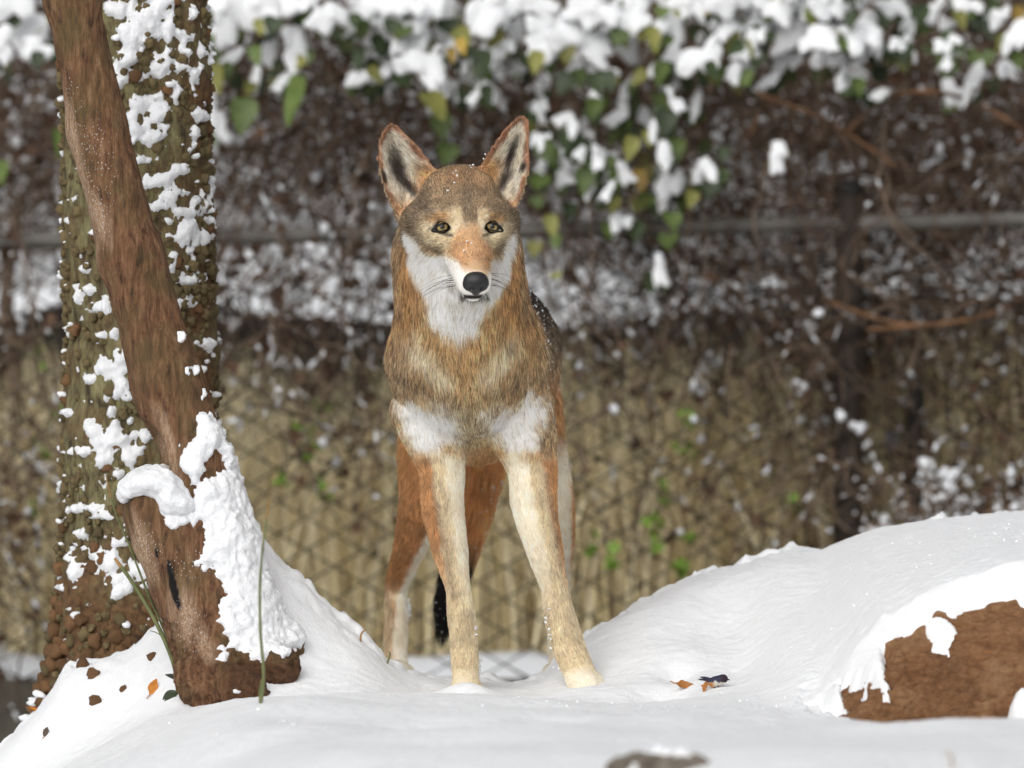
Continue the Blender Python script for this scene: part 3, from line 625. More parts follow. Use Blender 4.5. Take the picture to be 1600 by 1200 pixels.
def tangle(label, seed, box, y, N, nsnow, nleaf, mat='stem', ln=(.15, .5), rad=(.0009, .0032), vert=.6, snow=(.006, .016), group=None, name='bare_shrub', drop=-.06, pale=.33):
    r = np.random.default_rng(seed); x0, y0, x1, y1 = box; ym = (y[0] + y[1]) / 2; a = P(x0, y1, ym); b_ = P(x1, y0, ym)
    lo = np.array([a[0], y[0], a[2]]); hi = np.array([b_[0], y[1], b_[2]])
    t = empty(name, ((lo[0] + hi[0]) / 2, ym, lo[2]), label, 'shrub', group)
    w = walks(r, N, lo, hi, ln, 10, vert, .35, drop); rr = r.uniform(*rad, N)[:, None] * np.linspace(1, .45, 10)[None]
    v, f = tubes(w, rr, 4); obj_at('stems', v, [f], M[mat], t)['kind'] = 'stuff'
    n2 = int(N * pale); w2 = walks(r, n2, lo - np.array([0, .12, 0]), hi - np.array([0, .12, 0]), (ln[0] * .8, ln[1]), 10, vert + .3, .3, drop); v, f = tubes(w2, r.uniform(rad[0] * 1.4, rad[1] * 1.3, n2)[:, None] * np.linspace(1, .5, 10)[None], 4); obj_at('pale_stems', v, [f], M['stem_pale'], t)['kind'] = 'stuff'
    n3 = int(nsnow * 1.1); both = np.concatenate([w, w2]); i3 = r.integers(len(both), size=n3); j3 = r.integers(0, 7, n3); fr = r.uniform(.25, .9, n3)[:, None]; A_, B_2 = both[i3, j3], both[i3, j3 + 1]; seg = np.stack([A_, A_ + (B_2 - A_) * fr * .5, A_ + (B_2 - A_) * fr], 1) + np.array([0, -.002, .003])
    v, f = tubes(seg, (.002 + .0055 * r.random(n3) ** 1.8)[:, None] * np.array([.5, 1, .35])[None], 5); obj_at('snow_along_stems', v, [f], M['far_snow'], t)['kind'] = 'stuff'
    nsnow = int(nsnow * .6)
    flat = w[:, 1:].reshape(-1, 3)
    if nleaf:
        s = flat[r.integers(len(flat), size=nleaf)] + r.normal(0, .012, (nleaf, 3)); v, f = bits(r, s, .035); obj_at('dead_leaves', v, [f], M['dead_leaf'], t)['kind'] = 'stuff'
    if nsnow:
        q = flat[r.integers(len(flat), size=nsnow * 5)]; s = q[np.argsort(-(fbm(q, .14, 2) + r.random(len(q)) * .55))[:nsnow]]; nsnow = len(s); sc = (snow[0] * .6 + (snow[1] - snow[0] * .6) * r.random(nsnow) ** 2.2)[:, None] * r.uniform(.6, 1.3, (nsnow, 3)) * np.array([1.0, .8, 1.0])
        v, f = blobs(s + np.array([0, 0, 1]) * sc[:, 2:] * .6, sc, r.uniform(0, 6.28, nsnow), r.normal(0, .9, nsnow), jit=.28, seed=seed); obj_at('snow_on_twigs', v, [f], M['far_snow'], t)['kind'] = 'stuff'
    return t
tangle('tangled brown shrub with snowy twigs, left of the knobbly trunk', 1, (-160, -20, 330, 400), (4.1, 5.0), 420, 620, 380)
tangle('snow speckled brown twigs between the knobbly trunk and the wolf', 2, (320, 70, 640, 285), (4.1, 4.9), 300, 800, 340, pale=.2)
tangle('dark leafy tangle behind the wolf ears, above the fence rail', 3, (560, 60, 1000, 290), (4.3, 5.2), 400, 420, 520)
tangle('wide dark red brown thicket hanging over the right half of the fence', 4, (980, 60, 1720, 480), (4.05, 5.0), 1000, 900, 900, vert=.4)
tangle('dark twigs with snow in the far right corner above the hill', 5, (1240, 420, 1720, 800), (4.05, 4.7), 420, 160, 260)
tangle('thin twigs drooping with snow just right of the wolf neck', 6, (840, 370, 1320, 520), (4.05, 4.6), 180, 330, 100, pale=.2)
tangle('upright dry stalks with rusty leaves along the fence left of the wolf', 7, (330, 380, 620, 700), (3.8, 4.1), 100, 90, 130, vert=1.6)
tangle('sparse brown stalks against the wire at the left edge', 8, (-120, 400, 110, 1000), (3.7, 4.1), 120, 110, 100, vert=1.4)
tangle('scattered thin stalks in front of the dry grass right of the wolf', 9, (860, 520, 1330, 860), (3.8, 4.15), 110, 45, 50, vert=1.6)
tangle('low snow laden tuft of weeds behind the top of the right hill', 10, (1350, 755, 1700, 850), (3.4, 3.9), 150, 330, 40, snow=(.010, .026), ln=(.08, .25))
tangle('snowy twigs hanging in front of the distant snow slope', 11, (330, 400, 640, 520), (4.1, 4.6), 36, 70, 70, vert=1.2, pale=.2)
tangle('far dark thicket on the slope beyond the snow', 12, (-400, -150, 2000, 330), (7.5, 10.5), 1300, 900, 1400, ln=(.4, 1.2), rad=(.002, .007), snow=(.01, .03))
# long arching stems on the right
arch = empty('bramble', P(1390, 300, 3.9), 'orange brown arching bramble canes high on the right', 'bramble')
for pts, r0 in (([(1180, 145), (1260, 175), (1320, 205), (1400, 260)], .0045), ([(1325, 205), (1365, 165), (1402, 128)], .0045), ([(1390, 150), (1450, 143), (1510, 155), (1570, 185), (1640, 240)], .006), ([(1290, 470), (1400, 505), (1500, 502), (1580, 478)], .005), ([(1172, 210), (1190, 170), (1230, 140)], .004), ([(1355, 515), (1450, 508), (1560, 492)], .005)):
    w = bezier_path([P(x, y, 3.85 + .1 * math.sin(x)) for x, y in pts], 16); v, f = tubes(w[None], np.linspace(r0, r0 * .6, 16)[None], 7); obj_at('cane', v, [f], M['stem_red'], arch)
# slim brown trunk at the left edge
sap = empty('young_tree', P(14, 900, 4.7), 'slim brown young trunk behind the wire fence at the left edge', 'tree')
w = bezier_path([P(18, 1100, 4.7), P(14, 900, 4.7), P(22, 600, 4.7), P(10, 480, 4.7), P(20, 380, 4.7), P(40, 280, 4.7)], 24); v, f = tubes(w[None], np.linspace(.030, .010, 24)[None], 10)
obj_at('trunk', v, [f], stem_mat('young_bark', '#5f4f42', '#8c7a69'), sap)
# small sprigs of green in the dry grass
sp_ = np.random.default_rng(21)
sprigs = empty('weed', (0.5, 3.95, -.3), 'scattered fresh green weeds growing through the wire of the fence', 'weed')
spots = [(478, 690), (500, 640), (505, 760), (440, 745), (1075, 660), (1080, 700), (1035, 775), (1030, 790), (1075, 830), (1065, 890), (1020, 840), (1245, 775), (965, 880), (930, 865), (60, 560), (70, 700), (55, 800), (85, 650)]
pp = np.concatenate([P(x, y, 3.93) + sp_.normal(0, .012, (6, 3)) * np.array([1, 1, 1.8]) for x, y in spots])
v, f = bits(sp_, pp, .030); obj_at('leaves', v, [f], M['green_sprig'], sprigs)['kind'] = 'stuff'
scrap = obj('scrap', *[q if i == 0 else [q] for i, q in enumerate(blobs(np.array([P(1393, 690, 4.35)]), np.array([[.016, .004, .026]]), base=ICO2, jit=.1))], simple('blue_scrap', lin('#3c5f8a'), None, bmp=0)); tag(scrap, 'small pale blue scrap caught behind the fence at right', 'scrap')

# ------------------------------------------------------------------ broad leaved vine under snow along the top
def leaf_mesh(name, mat, seed):
    r = np.random.default_rng(seed); half = [(0, .5), (.26, .56), (.46, .40), (.50, .12), (.40, -.18), (.22, -.50), (0, -.80)]
    v = []; 
    for x, z in half: v.append((0, -.02 - .1 * (z - .3) ** 2, z * .75))
    L = []; Rr = []
    for x, z in half[1:-1]:
        wv_ = .05 * r.normal(); L.append((-x, -.10 - .22 * x + wv_ * .4 - .1 * (z - .3) ** 2, z * .75)); Rr.append((x, -.10 - .22 * x - wv_ * .4 - .1 * (z - .3) ** 2, z * .75))
    v = v + L + Rr; n = len(half); f = []; 
    for s, b0 in ((0, n), (1, n + len(L))):
        for i in range(n - 1):
            a, c = i, i + 1; p = b0 + i - 1 if i > 0 else None; q = b0 + i if i < n - 2 else None
            if p is None: t = [(a, c, q)]
            elif q is None: t = [(a, c, p)]
            else: t = [(a, c, q), (a, q, p)]
            f += [tt if s else tt[::-1] for tt in t]
    return mesh_data(name, np.array(v), [np.array(f)], mat)
def leaf_mat(name, a, b2):
    m = simple(name, lin(a), lin(b2), 3, .5, .2, 8); nt = m.node_tree; b = nt.nodes['Principled BSDF']; inf = nt.nodes.new('ShaderNodeObjectInfo'); h = nt.nodes.new('ShaderNodeHueSaturation')
    mr = nd(nt, 'ShaderNodeMapRange'); nt.links.new(inf.outputs['Random'], mr.inputs[0]); mr.inputs[3].default_value = .6; mr.inputs[4].default_value = 1.2; nt.links.new(mr.outputs[0], h.inputs['Value'])
    lk = b.inputs['Base Color'].links[0]; src = lk.from_socket; nt.links.new(src, h.inputs['Color']); nt.links.new(h.outputs[0], b.inputs['Base Color']); return m
LM = {'g': leaf_mat('green_leaf', '#46572a', '#68783f'), 'd': leaf_mat('dark_leaf', '#2c3722', '#455233'), 'y': leaf_mat('yellow_green_leaf', '#6b7036', '#8b8749'), 'o': leaf_mat('yellow_leaf', '#8a6f30', '#ad9348')}
LMESH = {k_: [leaf_mesh('leaf', mt, s) for s in range(3)] for k_, mt in LM.items()}
CM = []
for a in range(10):
    r = np.random.default_rng(60 + a); F = Field((-.75,) * 3, (.75,) * 3, .055)
    for q in range(4 + a % 3):                                          # drooping lobes, as snow takes the shape of the leaves under it
        x, z = r.uniform(-.3, .3), r.uniform(-.3, .28); tip = (x * 1.1 + r.uniform(-.16, .16), -.12 + r.uniform(-.1, .05), z - r.uniform(.12, .34))
        F.cone((x * .7, .05, z + .08), tip, r.uniform(.13, .22), r.uniform(.05, .12), .08, sc=(1, .8, 1))
    w, bf = F.mesh(); w = w + .05 * np.stack([fbm(w + o, .3, 2) for o in (a, a + 5, a + 9)], 1); CM.append(mesh_data('snow_clump', w, [bf], M['snow']))
clumps = [(370, 25, 75, 45), (425, 30, 35, 30), (462, 75, 58, 55), (420, 80, 40, 60), (355, 95, 28, 60), (335, 180, 34, 80), (515, 15, 70, 45), (555, 35, 45, 30), (582, 75, 32, 55), (607, 75, 35, 50), (588, 128, 18, 32), (632, 30, 70, 55), (655, 65, 60, 55),
    (655, 105, 75, 45), (735, 125, 55, 75), (778, 60, 75, 80), (760, 35, 60, 50), (700, 20, 80, 40), (870, 25, 80, 50), (900, 60, 100, 60), (860, 75, 60, 55), (915, 105, 45, 50), (848, 130, 25, 45), (775, 148, 25, 35), (960, 40, 90, 70), (990, 25, 60, 50),
    (1042, 85, 40, 45), (1035, 45, 30, 40), (970, 150, 24, 35), (1053, 158, 28, 40), (1090, 160, 22, 40), (962, 183, 35, 35), (1000, 190, 45, 40), (1020, 205, 20, 40), (1115, 70, 40, 90), (1090, 100, 70, 45), (1130, 35, 60, 50), (1180, 30, 55, 40), (1235, 90, 50, 70),
    (1240, 30, 70, 40), (1295, 95, 60, 40), (1310, 35, 50, 50), (1360, 55, 50, 60), (1290, 15, 70, 30), (1465, 20, 70, 45), (1525, 125, 35, 55), (1575, 115, 45, 45), (1560, 25, 40, 40), (1212, 233, 36, 42), (1045, 290, 40, 65), (1108, 265, 30, 35),
    (873, 280, 38, 22), (970, 345, 36, 35), (1025, 420, 30, 45), (940, 245, 30, 25), (35, 40, 80, 60), (20, 12, 70, 50), (60, 75, 50, 40), (5, 70, 40, 50), (330, 5, 60, 40), (460, 5, 60, 40), (590, 10, 60, 40), (640, 5, 60, 40), (830, 10, 60, 50), (930, 10, 80, 50), (1050, 10, 60, 40), (1090, 10, 60, 45),
    (1150, 5, 60, 40), (1210, 5, 60, 40), (1400, 5, 60, 30), (1510, 5, 60, 30), (540, 60, 22, 22), (395, 120, 26, 40), (445, 120, 26, 30), (800, 105, 40, 40), (685, 60, 45, 50), (1165, 110, 30, 40), (1205, 120, 26, 40), (1590, 60, 40, 60), (1480, 85, 26, 30)]
_cr = np.random.default_rng(91)
clumps += [(_cr.uniform(320, 1420), _cr.uniform(-30, 60), _cr.uniform(45, 85), _cr.uniform(35, 60)) for _ in range(46)]
clumps += [(_cr.uniform(835, 1115), _cr.uniform(90, 330), _cr.uniform(18, 36), _cr.uniform(20, 42)) for _ in range(34)] + [(_cr.uniform(560, 790), _cr.uniform(60, 150), _cr.uniform(22, 45), _cr.uniform(26, 50)) for _ in range(16)]
clumps += [(_cr.uniform(1120, 1600), _cr.uniform(40, 150), _cr.uniform(20, 45), _cr.uniform(22, 42)) for _ in range(22)]
leaves = [(465, 152, 55, 95, 'g'), (380, 178, 50, 70, 'g'), (675, 165, 58, 66, 'y'), (690, 195, 40, 50, 'g'), (697, 238, 42, 44, 'g'), (722, 72, 22, 44, 'o'), (705, 85, 18, 30, 'o'), (860, 245, 34, 44, 'g'), (915, 280, 40, 48, 'g'), (1055, 232, 40, 44, 'g'), (1050, 345, 36, 40, 'g'), (1045, 376, 38, 40, 'g'),
    (862, 352, 26, 48, 'y'), (870, 378, 24, 30, 'g'), (962, 212, 30, 50, 'g'), (940, 272, 30, 48, 'd'), (1110, 296, 36, 36, 'd'), (835, 388, 28, 36, 'y'), (868, 432, 26, 18, 'y'), (6, 268, 26, 48, 'g'), (88, 222, 24, 60, 'g'), (340, 120, 26, 60, 'y'), (400, 85, 26, 40, 'g'), (585, 115, 22, 40, 'y'), (560, 90, 26, 50, 'd'),
    (640, 110, 40, 34, 'd'), (720, 155, 40, 40, 'd'), (755, 100, 40, 60, 'd'), (700, 40, 44, 30, 'd'), (750, 10, 50, 30, 'g'), (838, 95, 30, 44, 'y'), (835, 40, 34, 40, 'g'), (885, 130, 44, 44, 'd'), (930, 130, 36, 44, 'd'), (1000, 120, 26, 40, 'y'), (1020, 60, 30, 50, 'y'), (1035, 110, 34, 40, 'g'), (1035, 20, 30, 26, 'g'),
    (1070, 130, 34, 44, 'd'), (1040, 190, 40, 50, 'd'), (985, 230, 30, 50, 'y'), (905, 230, 34, 50, 'd'), (880, 220, 30, 44, 'd'), (925, 185, 36, 50, 'd'), (1000, 280, 30, 44, 'o'), (960, 320, 26, 40, 'y'), (890, 330, 26, 40, 'd'), (990, 360, 22, 36, 'g'), (915, 60, 30, 24, 'g'), (1110, 110, 30, 40, 'd'), (1110, 20, 26, 30, 'o'),
    (1150, 75, 26, 40, 'd'), (1200, 60, 30, 30, 'd'), (1160, 120, 26, 36, 'g'), (1180, 140, 30, 36, 'd'), (1240, 55, 26, 26, 'y'), (1315, 70, 26, 30, 'g'), (1280, 50, 26, 26, 'd'), (1500, 30, 26, 40, 'y'), (1480, 60, 26, 36, 'd'), (1590, 30, 24, 60, 'o'), (1545, 90, 24, 36, 'g'), (1130, 240, 24, 30, 'd'), (1080, 310, 26, 36, 'y'), (1020, 330, 22, 30, 'd'), (610, 40, 28, 30, 'd'), (505, 50, 26, 30, 'g')]
vr = np.random.default_rng(33)
VX = [(-1e9, 300, 'broad leaved green vine under snow, left of the leaning trunk'), (300, 545, 'broad leaved vine under snow just right of the knobbly trunk'), (545, 820, 'broad leaved vine heaped with snow over the wolf ears'), (820, 1100, 'thick snowy vine with many green leaves, right of the wolf head'), (1100, 1420, 'snow heaped vine at the top, above the brown thicket'), (1420, 1e9, 'snowy vine in the top right corner')]
for x0, x1, lab in VX:
    cl = [c for c in clumps if x0 <= c[0] < x1]; lv = [c for c in leaves if x0 <= c[0] < x1]; cx = np.mean([c[0] for c in cl])
    vine = empty('climbing_vine', P(cx, 200, 3.85), lab, 'vine', 'snowy vines along the top of the fence'); off = np.array(vine.location); nl = 0
    def add_leaf(x, y, w, h, kind, yy):
        o = bpy.data.objects.new('leaf', LMESH[kind][int(vr.integers(3))]); link(o, vine); o.location = P(x, y, yy) - off
        k = kk(yy); o.scale = (w * k * .9, .7 * w * k, h * k * .9); o.rotation_euler = (vr.normal(-.25, .25), vr.normal(0, .3), vr.normal(0, .4))
    for (x, y, w, h, kd_) in lv: add_leaf(x, y, w, h, kd_, vr.uniform(3.6, 3.9))
    for (x, y, w, h) in cl:
        yy = vr.uniform(3.72, 3.98); k = kk(yy)
        o = bpy.data.objects.new('snow_clump', CM[int(vr.integers(10))]); link(o, vine); o.location = P(x, y, yy) - off; o.scale = (w * k * 1.35, min(w, h) * k * 1.0, h * k * 1.35); o.rotation_euler = (vr.normal(-.1, .15), vr.normal(.45 if y < 140 else 0, .3), vr.uniform(-.6, .6))
        for _ in range(2): add_leaf(x + vr.normal(0, w * .35), y + h * vr.uniform(.25, .55), vr.uniform(24, 40), vr.uniform(30, 46), 'gddydg'[int(vr.integers(6))], yy + vr.uniform(-.03, .1))
    for _ in range(int(26 * min(x1 - max(x0, -100), 320) / 300)):
        x, y = vr.uniform(max(x0, -150), min(x1, 1720)), vr.uniform(-60, 130) if not (820 <= x0 < 1000) else vr.uniform(-60, 330)
        add_leaf(x, y, vr.uniform(22, 38), vr.uniform(26, 44), 'gddyd'[int(vr.integers(5))], vr.uniform(3.9, 4.25))
    lo = np.array([P(max(x0, -200), 0, 4)[0], 3.85, .95]); hi = np.array([P(min(x1, 1800), 0, 4)[0], 4.2, 1.7])
    w_ = walks(vr, 60, lo, hi, (.25, .7), 10, .8, .3, -.15); v, f = tubes(w_, vr.uniform(.0015, .004, 60)[:, None] * np.linspace(1, .5, 10)[None], 5); obj_at('stems', v, [f], M['stem'], vine)['kind'] = 'stuff'
# ------------------------------------------------------------------ the animal
_yaw, _pit, _rol = R(8), R(24), R(2)
hf = np.array([math.sin(_yaw) * math.cos(_pit), -math.cos(_yaw) * math.cos(_pit), -math.sin(_pit)])
_r0 = np.array([math.cos(_yaw), math.sin(_yaw), 0]); _u0 = np.cross(_r0, hf); _u0 = _u0 if _u0[2] > 0 else -_u0
hr = _r0 * math.cos(_rol) + _u0 * math.sin(_rol); hu = _u0 * math.cos(_rol) - _r0 * math.sin(_rol)
HC = P(720, 328, -.14); HR = np.stack([hr, hf, hu], 1)          # columns: sideways, forwards, up
def H(r, f, u): return HC + HR @ np.array([r, f, u])
WF = Field((-.30, -.43, .03), (.2, 1.16, 1.2), .0042)
PRIM = []                                                        # (a, b, r1, r2, flow, fur length, lift)
def wc(a, b, r1, r2, k=.03, flow=None, ln=.02, lift=.5, sc=(1, 1, 1)):
    a, b = np.array(a, float), np.array(b, float); WF.cone(a, b, r1, r2, k, sc)
    fl = (b - a) if flow is None else np.array(flow, float); PRIM.append((a, b, r1, r2, fl / (np.linalg.norm(fl) + 1e-9), ln, lift))
def we(c, r, k=.03, flow=(0, 0, -1), ln=.03, lift=.5, rot=None):
    WF.ell(c, r, k, rot); q = np.mean(sorted(r)[:2]); fl = np.array(flow, float)
    PRIM.append((np.array(c, float), np.array(c, float) + 1e-6, q, q, fl / np.linalg.norm(fl), ln, lift))
# trunk of the body
we(P(730, 572, .05), (.103, .133, .122), .05, (0, .1, -1), .020, .5)
wc(P(662, 565, .06), P(683, 705, .06), .058, .043, .045, (-.05, .25, -1), .018, .4)
wc(P(800, 575, .06), P(824, 705, .06), .054, .045, .045, (.05, .25, -1), .018, .4)
wc(P(742, 560, .14), P(764, 555, .45), .116, .120, .05, (0, .8, -.6), .032, .4, sc=(1, 1, 1.15))
wc(P(762, 572, .45), P(754, 560, .80), .102, .108, .05, (0, .8, -.6), .032, .4, sc=(1, 1, 1.1))
wc(P(738, 640, .15), P(755, 655, .55), .09, .07, .05, (0, .8, -.3), .025, .4)
we(P(752, 570, .84), (.10, .09, .12), .05, (0, .6, -.8), .03, .4)
# neck
wc(P(725, 540, .03), P(715, 400, -.035), .114, .108, .05, (0, .25, -1), .022, .5)
wc(P(735, 520, -.02), P(728, 430, -.10), .087, .066, .05, (0, .05, -1), .022, .45)
# head
NF = -hf
we(H(0, -.01, .010), (.070, .085, .060), .02, hf * -1 + hu * .15, .014, .35, rot=HR)
we(H(0, .05, .014), (.054, .05, .042), .02, hf * -1 + hu * .25, .010, .3, rot=HR)
for s in (-1, 1):
    wc(H(s * .030, .088, .034), H(s * .056, .06, .030), .013, .013, .015, -hf + hr * s * .5 + hu * .4, .008, .3)
    wc(H(s * .046, .072, -.014), H(s * .068, .0, -.020), .023, .03, .02, -hf + hr * s * .9 - hu * .1, .011, .35)
    we(H(s * .058, -.02, -.045), (.038, .05, .05), .03, -hf * .7 + hr * s * .7 - hu * .55, .014, .4, rot=HR)
    wc(H(s * .013, .10, -.038), H(s * .010, .196, -.055), .029, .0185, .02, -hf + hr * s * .45 - hu * .1, .008, .3)
wc(H(0, .07, -.012), H(0, .205, -.040), .032, .0195, .02, -hf, .006, .25)
wc(H(0, .05, -.058), H(0, .184, -.0745), .037, .0175, .010, -hf - hu * .4, .010, .35)
wc(H(0, .0, -.06), H(0, -.06, -.10), .06, .07, .04, -hf * .4 - hu, .03, .5)
# front legs: shoulder, elbow, wrist, pastern, paw
def leg(pts, k=.03, ln=.011, last=None):
    q = np.array([[*P(x0, y0, d0), r0] for x0, y0, d0, r0 in pts]); q = bezier_path(q, 4 * len(pts))
    for a, b in zip(q[:-1], q[1:]): wc(a[:3], b[:3], a[3], b[3], .004, None, ln, .32)
    wc(q[0, :3], q[2, :3], q[0, 3] * .8, q[2, 3] * .8, k, None, ln, .32)
leg([(672, 640, .07, .066), (689, 722, .06, .040), (692, 790, .03, .0350), (703, 860, .01, .0285), (715, 915, .0, .0195), (721, 960, .0, .0220), (725, 1005, -.005, .0220), (727, 1050, -.02, .0220), (728, 1085, -.03, .021)], .024)
leg([(806, 640, .07, .066), (830, 722, .06, .043), (835, 790, .03, .0375), (850, 855, .01, .0295), (866, 915, .0, .0215), (873, 955, .0, .0245), (885, 1000, -.005, .0262), (900, 1040, -.02, .0262), (910, 1062, -.03, .024)], .024)
def paw(x, y, d, dx, w):
    for i, o in enumerate((-1.5, -.5, .5, 1.5)):
        c = P(x + o * w, y - (4 if abs(o) < 1 else 0), d - (.022 if abs(o) < 1 else .010)); wc(c + np.array([-.008 * dx, .03, .014]), c, .0130, .0100, .004, (dx, -1, -.5), .008, .25)
    we(P(x - 4 * dx, y - 10, d + .012), (.022, .035, .020), .015, (dx, -.7, -.7), .008, .25)
paw(729, 1090, -.035, 0, 9); paw(920, 1077, -.045, 1.0, 11.5)
# hind legs
leg([(690, 620, .80, .070), (670, 700, .74, .056), (662, 775, .62, .043), (645, 840, .68, .031), (621, 912, .80, .0195), (619, 960, .79, .0195), (618, 1010, .775, .0195), (619, 1045, .76, .021)], .03, .013)
leg([(815, 620, .80, .070), (836, 690, .74, .054), (862, 770, .62, .036), (876, 835, .68, .024), (874, 905, .80, .0185), (874, 960, .79, .0185), (875, 1010, .775, .0195), (876, 1045, .76, .021)], .03, .013)
paw(619, 1062, .72, 0, 11.5); paw(876, 1062, .72, 0, 11.5)
# tail
tl = [tuple(q) for q in bezier_path([(754, 640, .92, .042), (756, 710, .97, .036), (744, 780, .98, .032), (728, 840, .97, .028), (712, 895, .96, .024), (700, 945, .96, .018), (692, 985, .955, .006)], 22)]
for (x0, y0, d0, r0), (x1, y1, d1, r1) in zip(tl[:-1], tl[1:]): wc(P(x0, y0, d0), P(x1, y1, d1), r0, r1, .004, None, .034, .35)
# ears: cupped shells
EARL = np.array([(608, 195), (598, 207), (592, 225), (590, 250), (594, 275), (601, 300), (612, 325), (624, 345), (652, 335), (690, 285), (684, 268), (670, 251), (653, 228), (637, 211), (622, 198), (614, 194)], float)
EARR = np.array([(817, 180), (806, 185), (791, 199), (776, 219), (762, 240), (748, 264), (752, 285), (785, 322), (806, 328), (819, 301), (826, 270), (828, 230), (827, 198), (824, 186)], float)
EY = -.105
ear_info = []
for poly, base, tip in ((EARL, (655, 312), (608, 193)), (EARR, (785, 300), (818, 178))):
    lo = P(poly[:, 0].min() - 12, poly[:, 1].max() + 12, EY); hi = P(poly[:, 0].max() + 12, poly[:, 1].min() - 12, EY)
    sl, Xw, Yw, Zw = WF.win((lo[0], EY - .05, lo[2]), (hi[0], EY + .1, hi[2]))
    k = kk(EY); xg, zg = np.broadcast_arrays(Xw[:, 0, 0][:, None], Zw[0, 0, :][None, :]); pxg, pyg = xg / k + 800, 600 - (zg - CAMZ) / k
    sd = poly_sd(pxg, pyg, poly) * k
    yc = EY + .035 * np.sqrt(np.clip(sd, 0, .035) / .035) - .004
    d = np.maximum(-sd[:, None, :] * 1., (np.abs(Yw - yc[:, None, :]) - .0048) * .8)
    WF.blend(sl, d.astype(np.float32), .012)
    a, b_ = P(*base, EY + .01), P(*tip, EY + .01); PRIM.append((a, b_, .045, .008, (b_ - a) / np.linalg.norm(b_ - a), .009, .3)); ear_info.append((a, b_))
# eye sockets
gaze = np.array([.07, -1, -.06]); gaze /= np.linalg.norm(gaze); gr = np.cross(gaze, [0, 0, 1]); gr /= np.linalg.norm(gr); gu = np.cross(gr, gaze)
def fsample(p):
    q = np.clip(((p - WF.lo) / WF.h), 0, WF.n - 2); i = q.astype(int); f = q - i; s = 0
    for a in (0, 1):
        for b in (0, 1):
            for c in (0, 1): s += WF.d[i[0] + a, i[1] + b, i[2] + c] * (f[0] if a else 1 - f[0]) * (f[1] if b else 1 - f[1]) * (f[2] if c else 1 - f[2])
    return s
EYES = []
for (x, y) in ((690.5, 355), (768.5, 354.5)):
    ys = np.linspace(-.36, -.14, 441)
    for yy in ys:
        if fsample(P(x, y, yy)) < 0: break
    EYES.append(P(x, y, yy) + np.array([0, .0085, 0]))
for e in EYES: WF.ell(e + gaze * .004, (.0150, .0125, .0100), .006, cut=True)
wv, wf = WF.mesh()
wn_ = vnormals(wv, [wf])
# keep one continuous body: drop stray bits
par = np.arange(len(wv))
for _ in range(400):
    mn = par[wf].min(1); p2 = par.copy()
    for c in range(4): np.minimum.at(p2, wf[:, c], mn)
    p2 = p2[p2]
    if (p2 == par).all(): break
    par = p2
lab, cnt = np.unique(par, return_counts=True); main = lab[cnt.argmax()]
keepf = par[wf[:, 0]] == main; u, inv = np.unique(wf[keepf], return_inverse=True); wv, wn_, wf = wv[u], wn_[u], inv.reshape(-1, 4)
for e, (x, y) in zip(EYES, ((690, 355), (768, 354))): print('eye', e, proj(e))

# weights of the primitives: flow, fur length, lift
def regions(p):
    W = np.zeros((len(p), len(PRIM)), np.float32)
    for i, (a, b, r1, r2, fl, ln, lf) in enumerate(PRIM):
        ba = b - a; t = np.clip(((p - a) @ ba) / (ba @ ba), 0, 1); d = np.linalg.norm(p - a - t[:, None] * ba, axis=1) - (r1 + (r2 - r1) * t); W[:, i] = d
    W = np.exp(-(W - W.min(1, keepdims=True)) / .011); W /= W.sum(1, keepdims=True)
    fl = W @ np.array([q[4] for q in PRIM]); return fl, W @ np.array([q[5] for q in PRIM]), W @ np.array([q[6] for q in PRIM])
rf_, rl_, rlift_ = regions(wv)

# ---- coat pattern
def soft_poly(px, py, poly, w, nz): return sstep(-w, w, poly_sd(px, py, poly) + nz)
def soft_ell(px, py, cx, cy, rx, ry, a=0, w=.35, nz=0):
    c, s = math.cos(R(a)), math.sin(R(a)); dx, dy = px - cx, py - cy
    return sstep(-w, w, 1 - np.sqrt(((dx * c + dy * s) / rx) ** 2 + ((-dx * s + dy * c) / ry) ** 2) + nz)
def line_m(px, py, pts, w, soft, nz=0):
    d = np.full(px.shape, 1e9)
    for a, b in zip(pts[:-1], pts[1:]):
        a, b = np.array(a, float), np.array(b, float); e = b - a; wx, wy = px - a[0], py - a[1]; t = np.clip((wx * e[0] + wy * e[1]) / (e @ e), 0, 1)
        d = np.minimum(d, np.hypot(wx - t * e[0], wy - t * e[1]))
    return 1 - sstep(w - soft, w + soft, d + nz)
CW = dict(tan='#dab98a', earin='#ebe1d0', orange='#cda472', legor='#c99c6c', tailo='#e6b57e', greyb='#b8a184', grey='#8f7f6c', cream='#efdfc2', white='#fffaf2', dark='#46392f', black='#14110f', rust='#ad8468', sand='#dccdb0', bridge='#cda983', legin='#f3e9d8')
CW = {k_: lin(v_) for k_, v_ in CW.items()}
